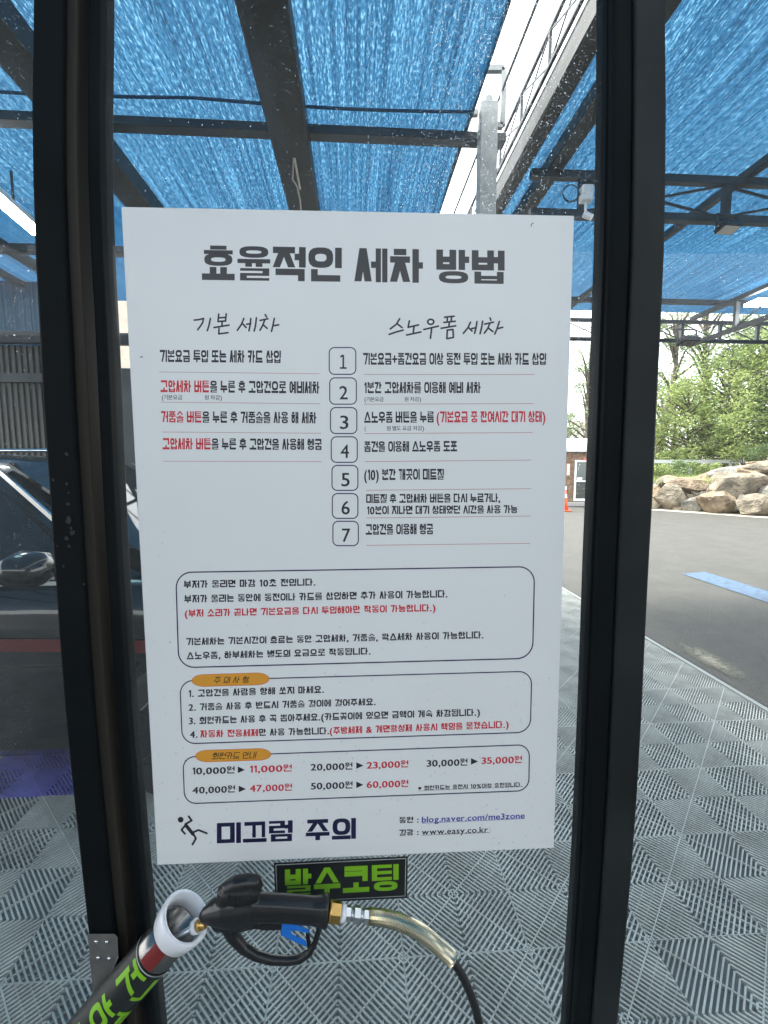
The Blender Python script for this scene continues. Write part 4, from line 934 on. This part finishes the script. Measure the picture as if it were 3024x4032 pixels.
hand2 = [[(537, 722), (515, 758), (476, 788)], [(518, 752), (553, 780)], [(468, 824), (515, 808), (560, 796)], [(600, 736), (592, 778), (660, 762)], [(631, 772), (626, 810)], [(582, 828), (676, 808)], circ, [(695, 792), (790, 770)], [(746, 782), (738, 850)],
         [(830, 712), (893, 705)], [(848, 714), (848, 742)], [(876, 710), (873, 738)], [(826, 746), (900, 738)], [(861, 744), (859, 768)], [(808, 784), (903, 768)], [(848, 796), (845, 852), (888, 844), (885, 792), (848, 796)],
         [(1000, 744), (982, 782), (953, 817)], [(985, 777), (1010, 802)], [(1008, 786), (1036, 780)], [(1042, 740), (1036, 780), (1026, 817)], [(1079, 738), (1072, 780), (1062, 820)], [(1127, 716), (1133, 732)], [(1092, 757), (1150, 744)], [(1126, 752), (1112, 786), (1090, 816)], [(1116, 782), (1146, 806)], [(1188, 740), (1174, 785), (1158, 822)], [(1174, 787), (1210, 778)]]
strokes('heading_lettering', C2, hand2, 11.5)
BT = dict(t=.20, gap=.085, space=.36, lat_t=.045)
line('step_lettering', '기본요금 투입 또는 세차 카드 삽입', C1, 275, 1028, 1115, 1153, 1033, 1123, **BT)
line('step_lettering', '고압세차 버튼', C1, 280, 1248, 1334, 633, 1251, 1337, red_m, **BT); line('step_lettering', '을 누른 후 고압건으로 예비세차', C1, 640, 1251, 1337, 1432, 1258, 1345, **BT)
line('step_lettering', '거품솔 버튼', C1, 284, 1472, 1553, 578, 1474, 1556, red_m, **BT); line('step_lettering', '을 누른 후 거품솔을 사용 해 세차', C1, 584, 1474, 1556, 1410, 1480, 1562, **BT)
line('step_lettering', '고압세차 버튼', C1, 295, 1668, 1750, 645, 1670, 1751, red_m, **BT); line('step_lettering', '을 누른 후 고압건을 사용해 헹굼', C1, 651, 1670, 1751, 1450, 1674, 1754, **BT)
ST = dict(noto=True, lat_t=.012, gap=.06, space=.28)
line('note_lettering', '(기본요금', C1, 290, 1353, 1390, 438, 1354, 1391, **ST); line('note_lettering', '원 차감)', C1, 600, 1355, 1392, 725, 1356, 1393, **ST)
for a in ((270, 1188, 1433, 1201), (281, 1407, 1438, 1419), (292, 1624, 1445, 1633), (303, 1836, 1450, 1838)): rule('rule', C1, *a)
line('step_lettering', '기본요금+폼건요금 이상 동전 투입 또는 세차 카드 삽입', C2, 298, 945, 1022, 1493, 946, 1023, **BT)
line('step_lettering', '1분간 고압세차를 이용해 예비 세차', C2, 305, 1135, 1208, 1065, 1135, 1208, **BT)
line('note_lettering', '(기본요금', C2, 307, 1232, 1263, 432, 1232, 1263, **ST); line('note_lettering', '원 차감)', C2, 568, 1232, 1262, 676, 1232, 1262, **ST)
line('step_lettering', '스노우폼 버튼을 누름', C2, 305, 1330, 1402, 760, 1327, 1399, **BT); line('step_lettering', '(기본요금 중 잔여시간 대기 상태)', C2, 778, 1327, 1399, 1488, 1325, 1397, red_m, **BT)
line('note_lettering', '(', C2, 308, 1422, 1453, 316, 1422, 1453, **ST); line('note_lettering', '원 별도 요금 차감)', C2, 452, 1422, 1453, 696, 1421, 1452, **ST)
line('step_lettering', '폼건을 이용해 스노우폼 도포', C2, 305, 1523, 1592, 912, 1520, 1588, **BT)
line('step_lettering', '(10) 분간 깨끗이 미트질', C3, 305, 244, 316, 825, 242, 313, **BT)
line('step_lettering', '미트질 후 고압세차 버튼을 다시 누르거나,', C3, 318, 408, 466, 1193, 402, 460, **BT); line('step_lettering', '10분이 지나면 대기 상태였던 시간을 사용 가능', C3, 323, 486, 540, 1305, 479, 532, **BT)
line('step_lettering', '고압건을 이용해 헹굼', C3, 315, 604, 673, 755, 601, 669, **BT)
for a in ((302, 1085, 1418, 1086), (303, 1280, 1411, 1276), (307, 1472, 1405, 1465), (310, 1655, 1398, 1645)): rule('rule', C2, *a)
for a in ((318, 382, 1398, 372), (320, 563, 1393, 551), (320, 742, 1389, 729)): rule('rule', C3, *a)
sq = [(C2, 77, 910, 250, 1085), (C2, 80, 1108, 254, 1280), (C2, 85, 1302, 257, 1472), (C2, 90, 1493, 260, 1660), (C3, 95, 220, 264, 383), (C3, 97, 404, 264, 566), (C3, 101, 585, 267, 744)]
for i, (o_, a, b, c, d) in enumerate(sq):
    ringbox('number_frame', [(a, b), (c, b), (c, d), (a, d)], 34, 7, o_)
    hx = 27 if i else 20; cx = (a + c) / 2 + 3; cy = (b + d) / 2 + 8
    if i == 0:
        strokes('number', o_, [[(cx - 17, cy - 34), (cx + 2, cy - 47), (cx + 2, cy + 38)], [(cx - 20, cy + 38), (cx + 24, cy + 38)]], 11, disc=False)
    else: line('number', str(i + 1), o_, cx - hx, cy - 50, cy + 48, cx + hx, cy - 50, cy + 48, lat_t=.012)
BX = dict(t=.20, gap=.12, space=.42, lat_t=.045)
ringbox('info_frame', [(692, 2254), (2105, 2231), (2097, 2592), (704, 2629)], 62, 5)
line('info_lettering', '부저가 울리면 마감 10초 전입니다.', C4, 228, 196, 250, 1183, 180, 232, **BX)
line('info_lettering', '부저가 울리는 동안에 동전이나 카드를 삽입하면 추가 사용이 가능합니다.', C4, 232, 302, 356, 667, 264, 318, orgr=C5, **BX)
line('info_lettering', '(부저 소리가 끝나면 기본요금을 다시 투입해야만 작동이 가능합니다.)', C4, 235, 407, 460, 580, 366, 418, red_m, orgr=C5, **BX)
line('info_lettering', '기본세차는 기본시간이 흐르는 동안 고압세차, 거품솔, 왁스세차 사용이 가능합니다.', C4, 245, 613, 665, 928, 563, 615, orgr=C5, **BX)
line('info_lettering', '스노우폼, 하부세차는 별도의 요금으로 작동됩니다.', C4, 250, 716, 768, 1583, 682, 732, **BX)
def badge(x0, x1, cy0, cy1, hh):
    mb = MB(); mr = MB(); n = 12
    for mbx, gr_, k in ((mr, 2.4, 1), (mb, 0, 2)):
        pts = []
        r = 90
        for i in range(n + 1):
            a = -math.pi / 2 + math.pi * i / n; pts.append((x1 - r + (r + gr_) * math.cos(a), cy1 + (hh + gr_) * math.sin(a)))
        for i in range(n + 1):
            a = math.pi / 2 + math.pi * i / n; pts.append((x0 + r + (r + gr_) * math.cos(a), cy0 + (hh + gr_) * math.sin(a)))
        mbx.add([NBp(x * C6[2] + C6[0], y * C6[2] + C6[1], k) for x, y in pts], [tuple(range(len(pts)))])
    rawobj(mr, 'badge_outline', red_m, nb_); rawobj(mb, 'badge', orange_m, nb_)
ringbox('info_frame', [(708, 2681), (2094, 2643), (2088, 2883), (718, 2929)], 52, 4.5)
badge(287, 847, 110, 98, 43)
line('badge_lettering', '주의사항', C6, 443, 84, 130, 698, 80, 126, t=.13, gap=.42, shear=.2, base=4, m=mat('ink_badge', (.05, .035, .01), .5))
line('info_lettering', '1. 고압건을 사람을 향해 쏘지 마세요.', C6, 262, 178, 230, 1245, 148, 199, **BX)
line('info_lettering', '2. 거품솔 사용 후 반드시 거품솔 걸이에 걸어주세요.', C6, 262, 278, 330, 1620, 238, 288, **BX)
line('info_lettering', '3. 회원카드는 사용 후 꼭 뽑아주세요.(카드꽂이에 있으면 금액이 계속 차감됩니다.)', C6, 265, 376, 428, 1087, 314, 365, orgr=C7, **BX)
line('info_lettering', '4.', C6, 272, 474, 526, 328, 472, 525, **BX); line('info_lettering', '자동차 전용세제', C6, 348, 472, 524, 768, 462, 513, red_m, **BX)
line('info_lettering', '만 사용 가능합니다.', C6, 774, 461, 512, 1282, 449, 500, **BX); line('info_lettering', '(주방세제 & 계면활성제 사용시 책임을 묻겠습니다.)', C6, 1287, 449, 500, 1295, 402, 453, red_m, orgr=C7, **BX)
ringbox('info_frame', [(720, 2981), (2085, 2932), (2082, 3113), (727, 3165)], 46, 4.5)
badge(313, 860, 658, 646, 42)
line('badge_lettering', '회원카드 안내', C6, 430, 634, 682, 748, 627, 675, t=.13, gap=.07, shear=.2, base=4, m=mat('ink_badge', (.05, .035, .01), .5))
PR = dict(t=.165, gap=.09, lat_t=.04, latw=1.12)
for (s1, s2, o1, a, ya, b, yb_, o2, c, yc, o3, d, yd, ta, ty) in (
    ('10,000원', '11,000원', C6, 290, 740, 597, 732, C6, 707, 726, C6, 1012, 718, 620, 733), ('20,000원', '23,000원', C6, 1148, 712, 1452, 704, C6, 1555, 698, C7, 567, 688, 1480, 702),
    ('30,000원', '35,000원', C7, 700, 684, 997, 675, C7, 1098, 664, C7, 1392, 656, 1022, 672), ('40,000원', '47,000원', C6, 290, 879, 600, 870, C6, 707, 865, C6, 1013, 857, 627, 872), ('50,000원', '60,000원', C6, 1150, 849, 1453, 841, C6, 1555, 838, C7, 567, 830, 1480, 842)):
    line('price_lettering', s1, o1, a, ya, ya + 52, b, yb_, yb_ + 52, **PR)
    line('price_lettering', s2, o2, c, yc, yc + 52, d, yd, yd + 52, red_m, orgr=o3, **PR)
    line('arrow_mark', '▶', o1, ta, ty, ty + 50, ta + 52, ty, ty + 50)
line('note_lettering', '※ 회원카드는 충전시 10%이상 충전됩니다.', C7, 638, 875, 907, 1392, 848, 880, **BX)
rule('underline', C7, 638, 911, 1400, 880, 1.8, ink_m)
fig = [[(243, 1160), (295, 1225)]]
strokes('pictogram', C6, fig, 26, ink_m); strokes('pictogram', C6, [[(240, 1152), (285, 1126), (264, 1096)], [(238, 1163), (211, 1194), (236, 1222)], [(290, 1214), (335, 1195), (395, 1219)], [(296, 1222), (316, 1256), (291, 1300)]], 15, ink_m, base=4)
mb = MB(); n = 20; mb.add([NBp((205 + 21 * math.cos(2 * math.pi * i / n)) * C6[2] + C6[0], (1120 + 21 * math.sin(2 * math.pi * i / n)) * C6[2] + C6[1], 1) for i in range(n)], [tuple(range(n))]); rawobj(mb, 'pictogram_head', ink_m, nb_)
line('warning_lettering', '미끄럼 주의', C6, 468, 1145, 1295, 1475, 1107, 1258, navy_m, t=.20, gap=.09, space=.42)
line('contact_lettering', '동원 :', C7, 502, 1102, 1146, 642, 1096, 1140, **BX); line('contact_lettering', '길광 :', C7, 502, 1193, 1238, 642, 1187, 1231, **BX)
LK = dict(lat_t=.03, gap=.10, latw=1.1)
line('contact_lettering', 'blog.naver.com/me3zone', C7, 665, 1094, 1142, 1412, 1064, 1110, blue_m, **LK); rule('underline', C7, 665, 1146, 1412, 1112, 3, blue_m)
line('contact_lettering', 'www.easy.co.kr', C7, 665, 1184, 1230, 1145, 1166, 1212, ink_m, **LK); rule('underline', C7, 665, 1233, 1160, 1213, 3, ink_m)
strokes('scuff_mark', C2, [[(1395, 118), (1400, 102), (1410, 97)]], 5)
strokes('scuff_mark', C1, [[(137, 1080), (147, 1078)]], 11, mat('scuff', (.25, .27, .28), .6)); strokes('scuff_mark', C4, [[(127, 642), (130, 643)]], 8, mat('scuff', (.3, .32, .33), .6))
# droplets on the board
dm = MB(); r_ = random.Random(5)
for _ in range(620):
    v = 3380 - abs(r_.gauss(0, 1)) * 480; u = r_.uniform(560, 2170)
    if not 1000 < v < 3330: continue
    if u < 478 + (v - 815) * .055 + 12: continue
    dome(dm, NBp(u, v, 14), max(.0005, min(.0013, r_.lognormvariate(-7.2, .35))), Vector((0, -1, 0)), r_, elong=r_.uniform(1, 1.6))
dm.obj('droplets', dropb_m, nb_, smooth=True, kind='stuff')
rebase(nb_, D(1400, 3372, .004))

# small sign below
sg = thing('small_sign', 'black plate with green Korean letters just below the white board', 'sign')
def SGp(u, v, k=0): return D(u, v, .0036 + (k % 14) * .00001)
sc = [(1080, 3340), (1606, 3340), (1603, 3536), (1084, 3561)]
sc = [(1078, 3398), (1606, 3371), (1603, 3536), (1084, 3561)]
m_ = MB(); m_.hexa([D(u, v, .0012) for u, v in sc] + [D(u, v, .0034) for u, v in sc]); m_.obj('plate', black_pl, sg)
_NB = NBp
NBp = SGp
line('sign_lettering', '발수코팅', FULL, 1122, 3424, 3528, 1568, 3402, 3505, greenink_m, t=.20, gap=.09, parent=sg)
mb = MB(); ins = [(1086, 3406), (1598, 3380), (1595, 3528), (1092, 3553)]
for a, b in zip(ins, ins[1:] + ins[:1]):
    L = math.hypot(b[0] - a[0], b[1] - a[1]); nx, ny = -(b[1] - a[1]) / L * 1.3, (b[0] - a[0]) / L * 1.3; q = len(mb.v)
    mb.v += [tuple(SGp(*p, 1)) for p in ((a[0] + nx, a[1] + ny), (b[0] + nx, b[1] + ny), (b[0] - nx, b[1] - ny), (a[0] - nx, a[1] - ny))]; mb.f.append((q, q + 1, q + 2, q + 3))
rawobj(mb, 'border_line', mat('thin_white', (.45, .47, .47), .5), sg)
NBp = _NB
rebase(sg, D(1343, 3548, .0025))

# ================================================================== LANCE TUBE, BRACKET, SPRAY GUN
GC = (200, 3300, 1900 / 1659)
def g6(x, y, off=.05): return D(x * GC[2] + GC[0], y * GC[2] + GC[1], off)
lt = thing('lance_holder', 'slanted tube holder with white collar and black label', 'tube holder')
top = g6(468, 268, .045); bot = g6(82, 712, .045)
ax = (top - bot).normalized(); 
rt = .0285
def ringpts(c, r, n=36):
    x = ax.cross(Vector((0, 1, 0))).normalized(); y = ax.cross(x).normalized()
    return [c + x * r * math.cos(2 * math.pi * k / n) + y * r * math.sin(2 * math.pi * k / n) for k in range(n)]
def shell(name, stations, m, closed=False, smooth=True):
    mb = MB(); n = 36; vs = []
    for c, r in stations: vs += ringpts(c, r)
    k = len(stations); mb.add(vs, [(i * n + j, i * n + (j + 1) % n, ((i + 1) % k) * n + (j + 1) % n, ((i + 1) % k) * n + j) for i in range(k if closed else k - 1) for j in range(n)])
    return mb.obj(name, m, lt, smooth=smooth)
Lc = .030
col_o = shell('collar', [(top - ax * Lc, rt + .0015), (top - ax * (Lc - .003), rt + .0045), (top - ax * .012, rt + .0075), (top - ax * .002, rt + .0085), (top, rt + .0065), (top - ax * .001, rt + .003), (top - ax * .01, rt + .0005), (top - ax * (Lc), rt - .001)], white_m, closed=True)
L = (top - bot).length + .25
tb = top - ax * (Lc - .008)
shell('tube', [(tb, rt), (tb - ax * .052, rt), (tb - ax * L, rt), (tb - ax * L, rt - .002), (tb, rt - .002)], tubem, closed=True)
# red reflection painted as a strip on the exposed tube, facing the camera-left
def cyl(s, a, r): # s along the axis down from the tube top, a angle
    x = ax.cross(Vector((0, 1, 0))).normalized(); y = Vector((0, -1, 0)); y = (y - ax * y.dot(ax)).normalized(); x = ax.cross(y).normalized()
    return tb - ax * s + (y * math.cos(a) + x * math.sin(a)) * r
lab_s = .046
def patch(name, s0, s1, a0, a1, r, m, ns=6, na=16):
    mb = MB(); vs = [cyl(s0 + (s1 - s0) * i / ns, a0 + (a1 - a0) * j / na, r) for i in range(ns + 1) for j in range(na + 1)]
    mb.add(vs, [(i * (na + 1) + j, i * (na + 1) + j + 1, (i + 1) * (na + 1) + j + 1, (i + 1) * (na + 1) + j) for i in range(ns) for j in range(na)]); return mb.obj(name, m, lt, smooth=True)
patch('tube_reflection', -.002, lab_s - .002, R(-34), R(8), rt + .0004, tube_refl_m)
patch('label', lab_s, .34, R(-180), R(180), rt + .0008, black_pl, 20, 40)
patch('label_edge', lab_s + .002, lab_s + .0035, R(-180), R(180), rt + .0011, mat('thin_white2', (.5, .52, .5), .5), 1, 40)
# label lettering: runs up the tube, letters' tops toward upper left
def cylmap(x, y, k): # x along text (toward the top of the tube), y letter height
    return cyl(x, y, rt + .0011 + k * .00004)
lh = .050; cw = .040; mb = MB()
xsgn = 1
# reading direction upward: 고 lowest
for idx, ch in enumerate('건압고'):
    s_bot = lab_s + .052 + idx * .062
    for p, kk in [((q[:-1] if q[-1] == 'same' else q), i) for i, q in enumerate(syllable(ch, .15))]:
        q0 = len(mb.v)
        NS = 5; gridp = []
        for gi in range(NS + 1):
            for gj in range(NS + 1):
                u_, v_ = gi / NS, gj / NS
                gridp.append(tuple((p[0][c_] * (1 - u_) + p[1][c_] * u_) * (1 - v_) + (p[3][c_] * (1 - u_) + p[2][c_] * u_) * v_ for c_ in (0, 1)))
        for a, b in gridp:
            s = s_bot - (a + .10 * (b - .5)) * .045            # a along the axis
            ang = (b - .5) * (lh / rt)
            side_ = cyl(0, .3, 1) - cyl(0, 0, 1)
            sg_ = -1 if side_.x > 0 else 1                    # +b toward upper left
            mb.v.append(tuple(cyl(s, sg_ * ang, rt + .0012 + (kk % 12) * .00001)))
        for gi in range(NS):
            for gj in range(NS): mb.f.append((q0 + gi * (NS + 1) + gj, q0 + gi * (NS + 1) + gj + 1, q0 + (gi + 1) * (NS + 1) + gj + 1, q0 + (gi + 1) * (NS + 1) + gj))
rawobj(mb, 'label_lettering', greenink_m, lt)
# dark mouth of the tube is open; bracket plate that carries the tube
rebase(lt, bot)
bk = thing('bracket_plate', 'stainless bracket plate with four rivets on the left jamb', 'bracket')
m_ = MB(); pts = [(344, 3677), (452, 3677), (463, 3690), (466, 3770), (440, 3840), (405, 3905), (368, 3930)]
f0 = [D(u, v, .034) for u, v in pts]; f1 = [D(u, v, .0305) for u, v in pts]; n = len(pts)
m_.add(f0 + f1, [tuple(range(n)), tuple(range(2 * n - 1, n - 1, -1))] + [(i, n + i, n + (i + 1) % n, (i + 1) % n) for i in range(n)]); pl_ = m_.obj('plate', brk_m, bk)
m_ = MB(); m_.tube([D(463, 3772, .034), D(450, 3805, .034), D(430, 3838, .034)], .0012, 6); m_.obj('folded_edge', chrome, bk)
for u, v in ((380, 3708), (422, 3709), (388, 3771), (431, 3774)):
    m_ = MB(); c = D(u, v, .034); m_.tube([c, c + Vector((0, -.0012, 0)), c + Vector((0, -.002, 0))], [.003, .0028, .0015], 10, ref=Vector((0, 0, 1))); m_.obj('rivet', chrome, bk, smooth=True)
rebase(bk, D(405, 3905, .032))

gn = thing('spray_gun', 'black high pressure spray gun with blue trigger hanging in the tube holder', 'spray gun')
OF = .055
G_ = lambda x, y, o=0: g6(x, y, OF + o)
px = .646 * .92 / F * GC[2]
m_ = MB()
def T_(pts, rad, flat=1.0, n=16): m_.tube([G_(*p) for p in pts], [r * px for r in rad], n, flat=flat, ref=Vector((0, 1, 0)))
T_([(520, 276), (532, 268), (560, 258), (600, 248), (640, 244), (690, 238)], [20, 30, 44, 60, 64, 54], .85)
T_([(560, 292), (590, 280), (640, 262), (700, 248)], [30, 44, 56, 50], .8)
T_([(600, 205), (612, 172), (640, 160), (680, 152), (706, 152), (716, 170)], [22, 30, 32, 30, 26, 18], .95)
T_([(592, 236), (605, 190), (640, 185), (690, 180), (718, 190)], [32, 40, 46, 44, 26], .9)
T_([(680, 236), (730, 238), (790, 240), (850, 244), (900, 248), (930, 250), (944, 250)], [52, 50, 50, 50, 50, 54, 60], .82)
T_([(938, 250), (950, 250), (956, 250)], [58, 60, 54], .82)
# guard loop
T_([(612, 300), (628, 338), (662, 378), (706, 404), (756, 418), (812, 422), (856, 416), (890, 394), (910, 356), (922, 316), (930, 282)], [30, 24, 20, 18, 17, 16, 16, 14, 11, 11, 14], 1.0)
T_([(640, 296), (700, 296), (760, 288), (840, 286)], [26, 14, 12, 10], 1.0)
go = m_.obj('body', gun_m, gn)
rm = go.modifiers.new('r', 'REMESH'); rm.mode = 'VOXEL'; rm.voxel_size = .0011; rm.use_smooth_shade = True
sm = go.modifiers.new('s', 'SMOOTH'); sm.iterations = 9; sm.factor = .6
dg = bpy.context.evaluated_depsgraph_get(); me2 = bpy.data.meshes.new_from_object(go.evaluated_get(dg)); go.modifiers.clear(); go.data = me2
for p in me2.polygons: p.use_smooth = True
# ribs on the hump and the end flare
for k in range(5):
    m_ = MB(); m_.tube([G_(612 + k * 11, 196 + (k % 2) * 2, .013), G_(608 + k * 11, 218, .0155)], [.0012, .0012], 6); m_.obj('grip_rib', gun_m, gn)
m_ = MB()
def prism(pts, o0, o1):
    a = [G_(x, y, o0) for x, y in pts]; b = [G_(x, y, o1) for x, y in pts]; n = len(pts)
    m_.add(a + b, [tuple(range(n)), tuple(range(2 * n - 1, n - 1, -1))] + [(i, (i + 1) % n, n + (i + 1) % n, n + i) for i in range(n)])
prism([(796, 288), (830, 292), (884, 312), (890, 328), (838, 318), (824, 318), (830, 330), (878, 352), (880, 374), (836, 356), (790, 334)], -.004, .010)
m_.obj('trigger', bluetr_m, gn, bevel=.0006, seg=2)
m_ = MB(); prism([(700, 300), (800, 292), (800, 316), (740, 318), (690, 312)], -.005, .005); m_.obj('trigger_arm', gun_m, gn, bevel=.001, seg=1)
m_ = MB(); m_.tube([G_(882, 318), G_(888, 372)], .0028, 8); m_.obj('trigger_pin', gun_m, gn)
def hexn(pts, rad, name, m, n=6, parent=None): q = MB(); q.tube([G_(*p) for p in pts], [r * px for r in rad], n, ref=Vector((0, 1, 0))); return q.obj(name, m, parent or gn, smooth=(n > 8))
hexn([(530, 290), (500, 304)], [20, 19], 'brass_nozzle', brass_m, 16); hexn([(503, 302), (488, 309)], [25, 22], 'nozzle_collar', white_m, 16); hexn([(488, 308), (380, 372)], [9, 9], 'lance_pipe', zinc_m, 12)
hexn([(956, 251), (964, 252)], [34, 36], 'brass_ring', brass_m, 20); hexn([(964, 252), (996, 256)], [36, 36], 'brass_nut', brass_m, 6)
hexn([(996, 256), (1006, 258), (1016, 259)], [30, 30, 26], 'white_washer', white_m, 20); hexn([(1014, 259), (1030, 261)], [26, 26], 'hose_nut', zinc_m, 6)
hexn([(1030, 261), (1042, 262)], [18, 18], 'hose_stem', zinc_m, 16); hexn([(1042, 262), (1062, 265)], [29, 29], 'hose_nut', zinc_m, 6); hexn([(1062, 265), (1076, 267)], [20, 20], 'hose_stem', zinc_m, 16); hexn([(1076, 267), (1094, 269)], [25, 25], 'hose_nut', zinc_m, 6)
def bez(pts, n):
    out = []
    P_ = [pts[0]] + list(pts) + [pts[-1]]
    for i in range(1, len(P_) - 2):
        for k in range(n):
            t = k / n; a, b, c, d = (Vector(q) for q in P_[i - 1:i + 3]); out.append(.5 * ((2 * b) + (-a + c) * t + (2 * a - 5 * b + 4 * c - d) * t * t + (-a + 3 * b - 3 * c + d) * t ** 3))
    return out + [Vector(pts[-1])]
gpth = bez([(1092, 269), (1140, 274), (1195, 288), (1250, 312), (1300, 345), (1345, 385), (1378, 415)], 22)
q = MB(); q.tube([G_(p.x, p.y) for p in gpth], [(28.5 if i % 2 else 26.3) * px for i in range(len(gpth))], 18); q.obj('spring_guard', guard_m, gn)
hpth = bez([(1362, 400), (1400, 448), (1432, 510), (1456, 575), (1474, 650), (1482, 760), (1470, 900), (1400, 1080)], 10)
q = MB(); q.tube([G_(p.x, p.y) for p in hpth], 16 * px, 16); q.obj('hose', rub_m, gn, smooth=True)
rebase(gn, G_(640, 440))
